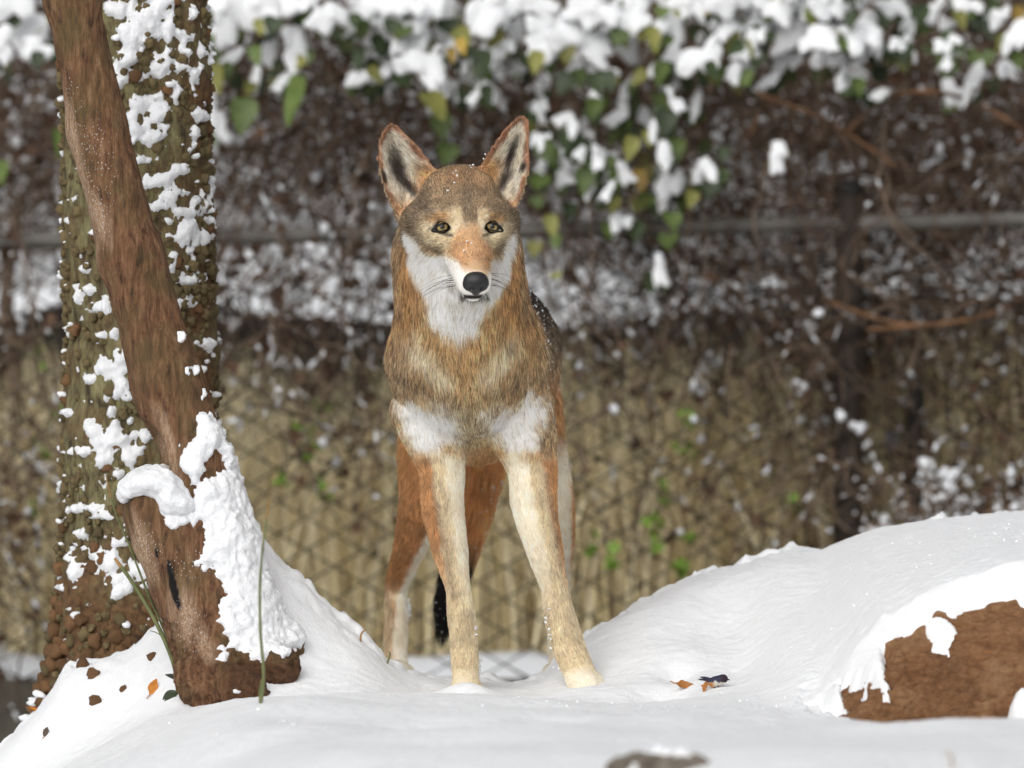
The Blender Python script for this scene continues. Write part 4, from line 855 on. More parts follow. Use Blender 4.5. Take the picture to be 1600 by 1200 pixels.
def coat(p, n):
    px, py = proj(p); y = p[:, 1]; nz = fbm(p, .02, 2) * 10; n2 = fbm(p + 5, .05, 2) * .5
    c = np.tile(CW['tan'], (len(p), 1)); ag = np.full(len(p), .22)            # ag: share of dark tipped hairs
    def put(m, col, a=None):
        nonlocal c, ag
        m = np.clip(m, 0, 1)
        c = c * (1 - m[:, None]) + CW[col] * m[:, None]
        if a is not None: ag = ag * (1 - m) + a * m
    body = sstep(.12, .25, y)
    frontm = 1 - body
    # flanks, saddle, hind quarters
    put(body, 'legor', .12)
    put(body * sstep(640, 540, py + nz), 'greyb', .4)
    put(body * sstep(.35, .75, n[:, 2] + n2 * .4) * sstep(680, 600, py), 'dark', .7)
    put(body * sstep(600, 470, py) * .8, 'dark', .6)
    # shoulders and chest
    put(frontm * soft_ell(px, py, 735, 560, 150, 110, nz=n2 * .3), 'tan', .25)
    put(frontm * (px < 640 + nz) * sstep(690, 600, py) * .75, 'greyb', .4)
    put(frontm * sstep(835, 850, px + nz) * .6, 'greyb', .35)
    put(frontm * soft_ell(px, py, 655, 596, 46, 36, 20, .7, n2 * .5) * .45, 'greyb', .28)
    put(frontm * soft_ell(px, py, 808, 590, 40, 36, -20, .7, n2 * .5) * .45, 'greyb', .28)
    put(frontm * soft_ell(px, py, 735, 560, 55, 60, 0, .5, n2 * .4) * .7, 'tan', .15)
    put(frontm * line_m(px, py, [(620, 470), (632, 520), (655, 560), (692, 594)], 15, 12, nz), 'cream', .03)
    put(frontm * line_m(px, py, [(812, 500), (800, 540), (775, 575), (753, 602)], 15, 12, nz), 'cream', .03)
    put(frontm * line_m(px, py, [(635, 590), (690, 622), (705, 640)], 12, 10, nz) * .35, 'greyb', .5)
    put(frontm * line_m(px, py, [(830, 590), (775, 615), (762, 632)], 11, 10, nz) * .35, 'greyb', .5)
    put(frontm * soft_ell(px, py, 735, 655, 45, 50, 0, .5, n2 * .4) * .8, 'sand', .2)
    put(frontm * soft_ell(px, py, 740, 618, 30, 22, 0, .5, n2 * .4) * .7, 'tan', .3)
    put(frontm * soft_poly(px, py, [(622, 636), (645, 624), (690, 640), (718, 659), (712, 690), (682, 716), (650, 704), (636, 676)], 17, nz * 1.7), 'white', .02)
    put(frontm * soft_poly(px, py, [(850, 632), (828, 616), (796, 637), (758, 652), (764, 686), (793, 706), (820, 712), (838, 702), (848, 660)], 17, nz * 1.7), 'white', .02)
    # belly between the legs
    put(soft_ell(px, py, 762, 735, 45, 45, 0, .3) * sstep(.1, .2, y) * (y < .75), 'tan', .05)
    # front legs
    fl = frontm * sstep(700, 728, py + nz)
    ax1 = np.interp(py, [700, 790, 860, 915, 960, 1040], [685, 698, 706, 716, 721, 727]); ax2 = np.interp(py, [700, 790, 855, 915, 955, 1038], [828, 841, 855, 866, 874, 899])
    L1 = px < 775; u1 = np.where(L1, px - ax1, ax2 - px)                        # u1 > 0 : inner side of either leg
    put(fl, 'sand', .02)
    put(fl * sstep(-3, 13, u1 + nz * .6) * sstep(985, 850, py), 'legin', .0)
    put(fl * sstep(-11, -22, u1 + nz * .5) * sstep(960, 840, py), 'legor', .05)
    put(fl * line_m(px, py, [(676, 760), (690, 830), (702, 885), (709, 935)], 4, 4, nz * .3) * .5, 'greyb', .3)
    put(fl * line_m(px, py, [(853, 740), (866, 810), (874, 880)], 4, 5, nz * .3) * .55, 'greyb', .3)
    put(fl * sstep(1045, 1062, py + nz * .5) * (px > 800) * .8, 'legin', 0)
    put(frontm * soft_ell(px, py, 762, 728, 36, 30, 0, .4, n2 * .3) * sstep(.02, .08, y), 'tan', .15)
    put(soft_ell(px, py, 762, 745, 36, 34, 0, .4) * sstep(.06, .12, y) * (y < .6), 'orange', .1)
    # hind legs
    hl = sstep(.45, .6, y) * sstep(660, 720, py) * (np.abs(px - 752) > 42)
    put(hl, 'legor', .05)
    edge = np.interp(py, [780, 817, 941, 1050], [690, 673, 616, 612])
    put(hl * (px < 760) * sstep(-6, 6, px - edge + nz * .5) * sstep(770, 810, py), 'legin', 0)
    put(hl * (px < 760) * sstep(900, 940, py) * sstep(4, -6, px - edge) * .8, 'sand', 0)
    put(hl * (px > 760) * sstep(897, 889, px + nz * .3) * sstep(670, 700, py + .6 * (880 - px)), 'legin', 0)
    # tail
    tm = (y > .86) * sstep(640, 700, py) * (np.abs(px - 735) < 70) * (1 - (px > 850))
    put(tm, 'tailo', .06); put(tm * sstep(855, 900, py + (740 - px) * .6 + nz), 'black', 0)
    # neck
    nk = frontm * sstep(350, 400, py)
    put(nk * sstep(570, 500, py + nz) * sstep(55, 80, np.abs(px - 718) + nz), 'orange', .3)
    put(nk * sstep(530, 470, py) * sstep(88, 102, np.abs(px - 720) + nz) * .6, 'greyb', .5)
    put(nk * soft_poly(px, py, [(640, 395), (648, 430), (664, 460), (669, 500), (690, 524), (715, 536), (742, 522), (754, 495), (762, 470), (770, 440), (720, 400)], 9, nz), 'white', .02)
    # head
    hd = (y < .02) * sstep(482, 470, py) * frontm
    hd = hd * (np.abs((p - HC) @ hr) < .13) * ((p - HC) @ hf > -.11)
    front_face = hd * sstep(-.06, -.01, (p - HC) @ hf)
    put(hd * sstep(395, 365, py), 'greyb', .55)
    put(front_face * soft_ell(px, py, 726, 272, 48, 20, 0, .6, n2 * .6) * .75, 'bridge', .4)
    put(front_face * soft_ell(px, py, 729, 310, 9, 45, 4, .7, n2 * .6) * .5, 'grey', .7)
    put(front_face * soft_ell(px, py, 652, 345, 22, 40, 8, .5) * .8, 'grey', .4); put(front_face * soft_ell(px, py, 806, 345, 14, 40, -5, .5) * .8, 'grey', .4)
    put(front_face * soft_ell(px, py, 688, 364, 36, 33, 10, .4, n2 * .3), 'sand', .12); put(front_face * soft_ell(px, py, 774, 362, 27, 33, -8, .4, n2 * .3), 'sand', .12)
    put(front_face * soft_ell(px, py, 692, 340, 26, 9, -4, .5) * .7, 'orange', .1); put(front_face * soft_ell(px, py, 772, 340, 20, 9, 4, .5) * .7, 'orange', .1)
    put(front_face * soft_poly(px, py, [(722, 352), (748, 352), (758, 372), (770, 392), (766, 424), (724, 424), (700, 396), (712, 372)], 8, nz * .6), 'bridge', .08)
    put(front_face * soft_poly(px, py, [(628, 362), (646, 374), (664, 398), (690, 402), (716, 410), (724, 428), (728, 470), (700, 490), (660, 460), (640, 420), (630, 385)], 6, nz * .6), 'white', 0)
    put(front_face * soft_poly(px, py, [(770, 412), (784, 402), (795, 376), (806, 362), (808, 390), (796, 430), (776, 470), (760, 482), (700, 486), (726, 440), (764, 436)], 6, nz * .6), 'white', 0)
    put(front_face * soft_ell(px, py, 678, 391, 14, 7, 20, .6) * .6, 'grey', .2); put(front_face * soft_ell(px, py, 782, 390, 6, 16, 12, .6) * .6, 'grey', .2)
    put(front_face * soft_ell(px, py, 711, 337, 11, 15, 12, .5, n2 * .3), 'cream', 0); put(front_face * soft_ell(px, py, 755, 339, 9, 14, -8, .5, n2 * .3), 'cream', 0)
    put(front_face * line_m(px, py, [(672, 357), (690, 364), (706, 368)], 2.5, 2.5) * .8, 'dark', 0); put(front_face * line_m(px, py, [(756, 368), (768, 364), (784, 352)], 2.5, 2.5) * .8, 'dark', 0)
    put(front_face * soft_ell(px, py, 690.5, 355.5, 14.5, 6.5, 8, .2), 'black', 0); put(front_face * soft_ell(px, py, 769, 355, 13, 6.5, -10, .2), 'black', 0)
    put(front_face * line_m(px, py, [(722, 463.5), (741, 464.5), (760, 462.5)], 3.2, 1.6), 'black', 0)
    put(front_face * line_m(px, py, [(700, 448), (712, 457), (724, 462)], 1.8, 1.5) * .7, 'dark', 0)
    # ears
    for poly, dk in ((EARL, [(622, 262, 13, 30, -18), (640, 290, 22, 8, 40), (600, 275, 4, 12, -20)]), (EARR, [(797, 245, 7, 26, 20), (788, 280, 8, 22, 35), (817, 262, 5, 9, 30)])):
        sd = poly_sd(px, py, poly); em = sstep(-6, -1, sd) * (y > -.135) * (py < 338) * (np.abs(p[:, 1] - EY) < .06) * ((sd > 3) | ((p - HC) @ hu > .05))
        put(em, 'rust', .1)
        inn = em * (n[:, 1] < -.05)
        t = np.clip((330 - py) / 140, 0, 1)
        put(inn * sstep(4, 12, sd + nz * .9), 'earin', .1)
        for d in dk: put(inn * soft_ell(px, py, *d, .6, n2 * .5) * .95, 'dark', .3)
        put(inn * sstep(300, 325, py), 'bridge', .2)
        put(inn * (soft_ell(px, py, 672, 284, 22, 30, -25, .6, n2 * .4) if poly is EARL else soft_ell(px, py, 764, 275, 16, 30, 25, .6, n2 * .4)), 'orange', .35)
    return c, ag
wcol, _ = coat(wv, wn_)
wolf_pos = P(745, 1066, .3)
# skin under the fur
m, nt, b = material('wolf_skin', .9); at = attr(nt, 'coat'); nt.links.new(mixc(nt, .06, at.outputs['Color'], (.05, .035, .025)), b.inputs['Base Color']); M['skin'] = m
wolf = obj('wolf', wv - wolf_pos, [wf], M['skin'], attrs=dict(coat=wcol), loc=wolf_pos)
tag(wolf, 'tawny red wolf with pricked ears standing in snow, facing forwards', 'wolf')

# ---- fur as strands
m = bpy.data.materials.new('wolf_fur'); m.use_nodes = True; nt = m.node_tree; nt.nodes.clear()
at = attr(nt, 'coat'); out = nt.nodes.new('ShaderNodeOutputMaterial'); hi = nt.nodes.new('ShaderNodeHairInfo')
tip = attr(nt, 'tip'); dk = nt.nodes.new('ShaderNodeMath'); dk.operation = 'MULTIPLY'
mr = nd(nt, 'ShaderNodeMapRange', interpolation_type='SMOOTHSTEP'); nt.links.new(hi.outputs['Intercept'], mr.inputs[0]); mr.inputs[1].default_value = .45; mr.inputs[2].default_value = .8
nt.links.new(mr.outputs[0], dk.inputs[0]); nt.links.new(tip.outputs['Fac'], dk.inputs[1])
cc = mixc(nt, dk.outputs[0], at.outputs['Color'], (.03, .022, .016))
df = nt.nodes.new('ShaderNodeBsdfDiffuse'); tr = nt.nodes.new('ShaderNodeBsdfTranslucent'); gl = nd(nt, 'ShaderNodeBsdfGlossy', Roughness=.5)
for q in (df, tr): nt.links.new(cc, q.inputs['Color'])
gl.inputs['Color'].default_value = (.9, .9, .9, 1)
m1 = nt.nodes.new('ShaderNodeMixShader'); m1.inputs[0].default_value = .45; nt.links.new(df.outputs[0], m1.inputs[1]); nt.links.new(tr.outputs[0], m1.inputs[2])
m2 = nt.nodes.new('ShaderNodeMixShader'); m2.inputs[0].default_value = .03; nt.links.new(m1.outputs[0], m2.inputs[1]); nt.links.new(gl.outputs[0], m2.inputs[2])
nt.links.new(m2.outputs[0], out.inputs[0]); M['fur'] = m

def make_fur(N, seed=3):
    r = np.random.default_rng(seed)
    tri = np.concatenate([wf[:, [0, 1, 2]], wf[:, [0, 2, 3]]]); A, B, C = wv[tri[:, 0]], wv[tri[:, 1]], wv[tri[:, 2]]
    ar = np.linalg.norm(np.cross(B - A, C - A), axis=1) * .5
    cen = (A + B + C) / 3; fn = np.cross(B - A, C - A); fn /= np.maximum(np.linalg.norm(fn, axis=1, keepdims=True), 1e-12)
    ln = rl_[tri].mean(1); px, py = proj(cen)
    w = ar * np.clip(.022 / ln, .6, 3.0) * np.where(fn[:, 1] < .2, 1, .35) * np.where(cen[:, 1] > .25, .55, 1)
    cs = np.cumsum(w); ti = np.searchsorted(cs, r.random(N) * cs[-1]); ti = np.minimum(ti, len(tri) - 1)
    a, b = r.random(N), r.random(N); sw = a + b > 1; a[sw], b[sw] = 1 - a[sw], 1 - b[sw]; bw = np.stack([1 - a - b, a, b], 1)
    tv_ = tri[ti]; ip = lambda q: (q[tv_] * (bw[:, :, None] if q.ndim == 2 else bw)).sum(1)
    p = ip(wv); n = ip(wn_); n /= np.linalg.norm(n, axis=1, keepdims=True); fl = ip(rf_); L = ip(rl_); lift = ip(rlift_)
    px, py = proj(p); y = p[:, 1]; front = n[:, 1] < .2
    ear_in = np.zeros(N); ear_e = np.zeros(N, bool)
    for poly in (EARL, EARR):
        sd = poly_sd(px, py, poly); e = (sd > -4) & (np.abs(y - EY) < .05) & (py < 335) & (y > -.135)
        ear_e |= e; L = np.where(e, .006 + .012 * (n[:, 1] < -.1) * sstep(6, 14, sd), L)
        ear_in = np.maximum(ear_in, e & (n[:, 1] < -.1) & (sd > 6))
    # shorter round the eyes, the mouth and the nose
    keep = np.ones(N, bool)
    for e, (rx, ry) in zip(EYES, ((14.5, 6.8), (13.5, 6.8))):
        ex, ey = proj(e); d = np.sqrt(((px - ex) / rx) ** 2 + ((py - ey) / ry) ** 2); face = y < -.1
        keep &= ~((d < 1) & face); L = np.where(face & (d < 3), np.minimum(L, .003 + .004 * (d - 1)), L)
    nd_ = np.linalg.norm(p - H(0, .222, -.042), axis=1); keep &= nd_ > .021; L = np.minimum(L, .0025 + .12 * np.maximum(nd_ - .02, 0) + .0)
    keep &= ~((np.abs(px - 741) < 31) & (py > 457.5) & (py < 470) & (y < -.22))
    mo = soft_ell(px, py, 741, 465, 40, 15) * (y < -.2); L = L * (1 - .85 * mo)
    L = np.where(py > 1000, np.minimum(L, .008), L); L = np.where(py > 1040, np.minimum(L, .0045), L)
    p, n, fl, L, lift, px, py, y, ear_in, front, ear_e = (q[keep] for q in (p, n, fl, L, lift, px, py, y, ear_in, front, ear_e)); N = len(p)
    L = L * r.uniform(.7, 1.2, N)
    # tufts: a slow swirl and a quick one
    sw1 = np.stack([fbm(p + o, .05, 2) for o in (0, 7, 13)], 1); sw2 = np.stack([fbm(p + o, .014, 2) for o in (3, 17, 23)], 1)
    f = fl + sw1 * .35 + sw2 * .30 + r.normal(0, .13, (N, 3))
    f = f - n * (f * n).sum(1, keepdims=True); f /= np.maximum(np.linalg.norm(f, axis=1, keepdims=True), 1e-6)
    lift = np.clip(lift + fbm(p + 3, .03, 2) * .25 + r.normal(0, .08, N), .22, 1.0)
    t = np.linspace(0, 1, 5)[None, :, None]; Lx = L[:, None, None]
    pts = p[:, None] - n[:, None] * .0004 + n[:, None] * Lx * (lift[:, None, None] * t * (1 - .42 * t)) + f[:, None] * Lx * (t * (.62 + .38 * t)) + np.array([0, 0, -1.]) * Lx * .12 * t ** 2
    # clumps: tips lean to the mean tip of their tuft
    cell = np.clip(L * .42, .0035, .016); lev = np.round(np.log2(cell / .0035)).astype(int); cell = .0035 * 2. ** lev
    jit = np.stack([noise3(p / .012 + o) for o in (0, 5, 9)], 1) * .35
    key = np.floor(p / cell[:, None] + jit).astype(np.int64); kid = (key[:, 0] + 512) + (key[:, 1] + 512) * 2048 + (key[:, 2] + 512) * 2048 ** 2 + lev * 2 ** 33
    _, inv = np.unique(kid, return_inverse=True); inv = inv.ravel(); ct = np.bincount(inv)
    mean = np.stack([np.stack([np.bincount(inv, pts[:, j, a]) / ct for a in range(3)], 1) for j in (0, 2, 4)], 1)   # root, mid, tip
    cl = np.clip(r.normal(.36, .15, N), .08, .75)[:, None] * np.where(ear_e, .3, 1)[:, None]
    for j, (src, amt) in {2: (1, .45), 3: (None, .8), 4: (2, 1.0)}.items():
        tgt = mean[inv, src] if src is not None else (mean[inv, 1] + mean[inv, 2]) * .5
        pts[:, j] = pts[:, j] * (1 - cl * amt) + tgt * cl * amt
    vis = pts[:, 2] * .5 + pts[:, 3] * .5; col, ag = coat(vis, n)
    tuft = r.normal(0, .17, len(ct))[inv]; lum = col.mean(1); vf = np.where(py > 700, .62, np.where((y < -.08) & (py < 480), .8, 1.0)) * (1 - .30 * sstep(.55, .85, lum)); shade = np.exp(vf * (tuft + r.normal(0, .24, N) + fbm(p + 40, .025, 2) * .35)) * 1.03
    col = col * shade[:, None]; dark_tip = (r.random(N) < ag).astype(float) * r.uniform(.5, 1, N)
    guard = r.random(N) < .16; rad = np.clip(.00034 * (L / .02) ** .25, .00022, .00045) * np.where(guard, 1.35, 1); gsh = np.where(guard, 1 + vf * (np.where(r.random(N) < .45 + .8 * ag, .55, 1.2) - 1), 1); col = np.clip(col * gsh[:, None] * 1.10, .004, .97)
    return pts, col, dark_tip, rad
def strands(name, pts, col, dark_tip, rad, parent, off, mat):
    N, Mp, _ = pts.shape; cd = bpy.data.hair_curves.new(name); cd.add_curves([Mp] * N)
    cd.attributes['position'].data.foreach_set('vector', (pts - off).astype(np.float32).ravel())
    ra = cd.attributes.get('radius') or cd.attributes.new('radius', 'FLOAT', 'POINT')
    prof = np.array([1, 1, .9, .65, .15])[None] if Mp == 5 else np.linspace(1, .2, Mp)[None]
    ra.data.foreach_set('value', (rad[:, None] * prof).astype(np.float32).ravel())
    ca = cd.attributes.new('coat', 'FLOAT_COLOR', 'CURVE'); ca.data.foreach_set('color', np.concatenate([col, np.ones((N, 1))], 1).astype(np.float32).ravel())
    ta = cd.attributes.new('tip', 'FLOAT', 'CURVE'); ta.data.foreach_set('value', dark_tip.astype(np.float32))
    cd.materials.append(mat); o = bpy.data.objects.new(name, cd); link(o, parent); return o
FUR = make_fur(430000)
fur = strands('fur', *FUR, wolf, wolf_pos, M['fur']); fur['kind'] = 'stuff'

# ---- nose
m, nt, b = material('nose_leather', .38); vo = coords(nt); vor = nd(nt, 'ShaderNodeTexVoronoi', Scale=900.0); nt.links.new(vo, vor.inputs['Vector'])
nt.links.new(ramp(nt, noise(nt, vo, 60, 3), [(.3, lin('#171617')), (.7, lin('#2b2a2a'))]), b.inputs['Base Color']); bump(nt, b, vor.outputs['Distance'], .35, .001); b.inputs['Specular IOR Level'].default_value = .5; M['nose'] = m
NFd = Field(H(0, .22, -.045) - .045, H(0, .22, -.045) + .045, .0011)
NFd.ell(H(0, .219, -.039), (.0215, .0165, .0155), .006, HR); NFd.ell(H(0, .221, -.049), (.0155, .0135, .0125), .006, HR)
NFd.ell(H(0, .217, -.060), (.006, .010, .008), .006, HR); NFd.ell(H(-.012, .219, -.046), (.0105, .013, .0105), .004, HR); NFd.ell(H(.012, .219, -.046), (.0105, .013, .0105), .004, HR)
for s in (-1, 1):
    NFd.ell(H(s * .0095, .2365, -.0495), (.0048, .0085, .0042), .002, HR, cut=True); NFd.cone(H(s * .0125, .233, -.0515), H(s * .0215, .222, -.050), .0022, .0014, .002, cut=True)
NFd.cone(H(0, .238, -.054), H(0, .229, -.066), .0012, .0012, .002, cut=True)
v, f = NFd.mesh(); obj('nose', v - wolf_pos, [f], M['nose'], wolf)
# ---- eyes
m, nt, b = material('eye', .06); b.inputs['Specular IOR Level'].default_value = .5
tc = nt.nodes.new('ShaderNodeTexCoord'); ln_ = nd(nt, 'ShaderNodeVectorMath', operation='LENGTH'); mp = nt.nodes.new('ShaderNodeMapping'); mp.inputs['Scale'].default_value = (1, 0, 1)
nt.links.new(tc.outputs['Object'], mp.inputs[0]); nt.links.new(mp.outputs[0], ln_.inputs[0])
sc_ = nd(nt, 'ShaderNodeMath', operation='MULTIPLY'); sc_.inputs[1].default_value = 1 / .0125; nt.links.new(ln_.outputs['Value'], sc_.inputs[0])
c = ramp(nt, sc_.outputs[0], [(.0, (.004, .004, .004)), (.25, (.004, .004, .004)), (.32, lin('#5a4b32')), (.50, lin('#a08a5a')), (.64, lin('#927b4c')), (.74, lin('#1a130c')), (1, lin('#120d0a'))]); nt.links.new(c, b.inputs['Base Color']); M['eye'] = m
m, nt, b = material('eyelid', .35); b.inputs['Base Color'].default_value = (.008, .007, .006, 1); M['lid'] = m
for si, e in enumerate(EYES):
    s = -1 if si == 0 else 1
    bv, bf = ICO3; me = mesh_data('eye', bv * .0125, [bf], M['eye']); eye = bpy.data.objects.new('eye', me); link(eye, wolf); eye.location = e - wolf_pos
    rot = np.stack([gr, -gaze, gu], 1); eye.rotation_euler = Matrix(rot.tolist()).to_euler()
    a = np.linspace(0, 2 * np.pi, 49)[:-1]; rings = []
    for q, (w, h, dep) in enumerate(((.0128, .0054, .0130), (.0134, .0059, .0136), (.0148, .0066, .0137), (.0176, .0086, .0118))):
        u = np.cos(a); vv = np.sin(a); vv = np.sign(vv) * np.abs(vv) ** 1.15 * h * np.where(vv > 0, (.58, .66, .9, 1.0)[q], 1.05); uu = u * w * (1 + .0 * u)
        inner = np.clip(-s * u, 0, 1) ** 3                                          # tear corner points down and inwards
        uu = uu - s * inner * .0035; vv = vv - inner * .0030 + np.clip(s * u, 0, 1) ** 3 * .0025
        ca, sa = math.cos(R(11)), math.sin(R(11)) * s; uu, vv = uu * ca - vv * sa, uu * sa + vv * ca
        zz = np.sqrt(np.maximum(dep ** 2 - np.minimum(uu ** 2 + vv ** 2, (dep * .93) ** 2), 0)); 
        rings.append(e + gr * uu[:, None] + gu * vv[:, None] + gaze * zz[:, None])
    v = np.concatenate(rings); i = np.arange(48); f = np.concatenate([np.stack([i + q * 48, (i + 1) % 48 + q * 48, (i + 1) % 48 + (q + 1) * 48, i + (q + 1) * 48], 1) for q in range(3)])
    obj('eyelid', v - e, [f], M['lid'], None).parent = eye
    COL.objects[-1] if False else None
    lid = eye.children[0]; lid.matrix_parent_inverse = Matrix.Identity(4); lid.rotation_euler = Matrix(rot.T.tolist()).to_euler()
# ---- whiskers
wr = np.random.default_rng(2); ws = []
for s in (-1, 1):
    for i in range(13):
        f0 = .15 + .035 * wr.random(); u0 = -.052 - .018 * wr.random(); a = H(s * .030, f0, u0); L = wr.uniform(.035, .075)
        d = hr * s * 1.0 - hf * wr.uniform(.1, .8) - hu * wr.uniform(.05, .5); d /= np.linalg.norm(d); t = np.linspace(0, 1, 6)[:, None]
        ws.append(a + d * L * t + np.array([0, .15, -.35]) * L * t ** 2)
M['whisker'] = simple('whisker', lin('#3a322c'), None, bmp=0, rough=.5); ws = np.array(ws)
v, f = tubes(ws, np.tile(np.linspace(.00035, .0001, 6), (len(ws), 1)), 3); obj('whiskers', v - wolf_pos, [f], M['whisker'], wolf)['kind'] = 'stuff'
# ---- snow flecks caught in the coat
fp = FUR[0][:, 3]; fx, fy = proj(fp); r = np.random.default_rng(8)
wt = np.zeros(len(fp))
wt += 6 * line_m(fx, fy, [(832, 445), (848, 500), (860, 570), (868, 600)], 8, 9) * (fp[:, 1] > .12)
wt += 1.2 * line_m(fx, fy, [(826, 445), (842, 520), (850, 600)], 18, 12) * (fp[:, 1] > .12)
wt += 8 * line_m(fx, fy, [(786, 768), (770, 830), (750, 890), (738, 930)], 7, 6) * (fp[:, 1] > .8)
wt += .25 * (fp[:, 1] > .8) * (np.abs(fx - 735) < 60) * (fy > 740)
wt += 1.0 * (fp[:, 1] > .2) * (fy < 520)
s = r.choice(len(fp), 760, p=wt / wt.sum()); pos = fp[s]
tw = line_m(fx, fy, [(783, 765), (768, 830), (750, 890), (738, 930)], 9, 8) * (fp[:, 1] > .7) + .12 * (fp[:, 1] > .8) * (np.abs(fx - 735) < 60) * (fy > 740) + 1e-9; pos = np.vstack([pos, fp[r.choice(len(fp), 190, p=tw / tw.sum())]])
ex = np.array([(740, 258), (737, 262), (714, 277), (709, 287), (712, 268), (700, 298), (727, 392), (737, 381), (729, 379), (735, 258), (752, 245), (757, 240), (708, 270)])
for x, y in ex:
    d = (fx - x) ** 2 + (fy - y) ** 2 + np.maximum(fp[:, 1] + .1, 0) * 1e4 - 0 * fx; pos = np.vstack([pos, fp[np.argmin(d)] + np.array([0, -.004, .001])])
sc = r.uniform(.0007, .0021, (len(pos), 1)) * r.uniform(.6, 1.3, (len(pos), 3)); sc[-len(ex):] = r.uniform(.0011, .0026, (len(ex), 3))
v, f = blobs(pos + r.normal(0, .001, pos.shape), sc, seed=4); sf_ = obj('snow_flecks', v, [f], M['snow']); tag(sf_, 'white snow flecks caught in the wolf coat', 'snow', kind='stuff')
# snow clinging to the backs of the paws and hocks
rimp = [(853, 950), (850, 965), (856, 985), (860, 1000), (866, 1015), (870, 1028), (873, 1042), (752, 1040), (750, 1050), (747, 1056), (640, 945), (641, 955), (638, 970), (744, 985)]
pos = []
for x, y in rimp:
    yy = .8 if x < 660 else -.01; q = P(x, y, yy)
    for _ in range(16): pos.append(q + np.array([.003 if x > 800 or x < 660 and False else (-.002 if x < 800 else 0), 0, 0]) + r.normal(0, .0028, 3) * np.array([.6, 2.5, 2.6]))
pos = np.array(pos); v, f = blobs(pos, r.uniform(.0009, .0030, (len(pos), 3)), jit=.3, seed=6); ps = obj('paw_snow', v, [f], M['snow']); tag(ps, 'crumbs of snow clinging behind the wolf paws and hocks', 'snow', kind='stuff')
# ------------------------------------------------------------------ small things in the snow
sr = np.random.default_rng(77)
M['stalk'] = simple('green_stalk', lin('#565c38'), lin('#787c52'), 30, .6, .1); M['stalk_tip'] = simple('brown_tip', lin('#7a5a34'), lin('#a98452'), 30, .7, .1)
def stalk(label, pts, r0, r1, name='grass_stalk', tipn=4, group=None, side=()):
    w = bezier_path(pts, 26); root = empty(name, w[0], label, 'grass stalk', group)
    rr = np.linspace(r0, r1, 26)
    v, f = tubes(w[None, :26 - tipn + 1], rr[None, :26 - tipn + 1], 7); obj_at('stem', v, [f], M['stalk'], root)
    if tipn > 1:
        v, f = tubes(w[None, 26 - tipn:], rr[None, 26 - tipn:] * np.linspace(1.05, .7, tipn)[None], 7); obj_at('tip', v, [f], M['stalk_tip'], root)
    for s in side:
        q = bezier_path(s, 10); v, f = tubes(q[None], np.linspace(r1 * .9, r1 * .5, 10)[None], 6); obj_at('side_shoot', v, [f], M['stalk'], root)
    return root
yS = -.24
g = ground_hit(404, 1100); yS = g[1]
stalk('tall thin green stalk standing upright at the right foot of the leaning trunk', [g + np.array([0, 0, -.02]), P(412, 1060, yS), P(407, 990, yS), P(406, 920, yS), P(410, 860, yS), P(418, 800, yS), P(421, 778, yS)], .0031, .0013, tipn=6)
stalk('short green stalk beside the tall upright one at the trunk foot', [g + np.array([.004, -.004, -.02]), P(406, 1085, yS), P(409, 1062, yS)], .0024, .0016, tipn=2)
h = ground_hit(280, 1078); yL = h[1]
stalk('stout cut green stalk leaning left between the two trunks', [h + np.array([0, 0, -.02]), P(272, 1040, yL), P(245, 975, yL), P(210, 915, yL), P(179, 872, yL)], .0042, .0034, tipn=3)
stalk('long slender green stalk crossing behind the stout one, between the trunks', [h + np.array([.01, .01, -.02]), P(262, 1000, yL + .02), P(232, 930, yL + .02), P(205, 860, yL + .02), P(180, 800, yL + .02), P(166, 745, yL + .02)], .0026, .0014, tipn=4,
      side=([P(252, 993, yL), P(270, 1008, yL), P(290, 1030, yL)], [P(252, 993, yL), P(243, 988, yL), P(234, 985, yL)]))
h2 = ground_hit(602, 1034, -1, .3)
stalk('tiny green sprout in the snow beside the left hind foot', [h2 + np.array([0, 0, -.012]), h2 + np.array([.008, 0, .012]), P(608, 1018, h2[1])], .0022, .0012, tipn=1)
h3 = ground_hit(563, 1002, -1, .3)
stalk('tiny brown seed head on the drift left of the wolf', [h3 + np.array([0, 0, -.012]), P(564, 992, h3[1]), P(570, 984, h3[1])], .0018, .0020, tipn=20)
h4 = ground_hit(1487, 1199)
stalk('short bent brown stem sticking from the snow at the bottom right', [h4 + np.array([0, 0, -.01]), P(1487, 1185, h4[1]), P(1480, 1177, h4[1]), P(1474, 1178, h4[1])], .0016, .0010, tipn=22)
# leaf sprig at the foot of the leaning trunk
M['dark_green'] = simple('dark_green_leaf', lin('#2b3326'), lin('#465038'), 40, .5, .2)
def flat_leaf(L, W, curl, jag=0, seed=0, n=9):
    r = np.random.default_rng(seed); t = np.linspace(0, 1, n); w = W * np.sin(np.pi * np.clip(t, .02, .98)) ** .8 * (1 - .25 * t); v = []
    for i in range(n):
        z = curl * (t[i] - .5) ** 2 * L
        a, b = w[i] * (1 + jag * r.normal()), w[i] * (1 + jag * r.normal())
        v += [(t[i] * L, -a, z + .35 * a), (t[i] * L, 0, z), (t[i] * L, b, z + .35 * b)]
    f = []
    for i in range(n - 1):
        for j in (0, 1): k = i * 3 + j; f.append((k, k + 3, k + 4, k + 1))
    v = np.array(v); f = np.array(f); th = np.array([0, 0, -.0006]); N = len(v)
    return np.concatenate([v, v + th]), np.concatenate([f, f[:, ::-1] + N])
def eul(v, rx, ry, rz): return v @ np.array(Matrix.Rotation(rx, 3, 'X').transposed()) @ np.array(Matrix.Rotation(ry, 3, 'Y').transposed()) @ np.array(Matrix.Rotation(rz, 3, 'Z').transposed())
sprig = empty('sprig', h, 'sprig of small dark leaves tucked against the left foot of the leaning trunk', 'plant')
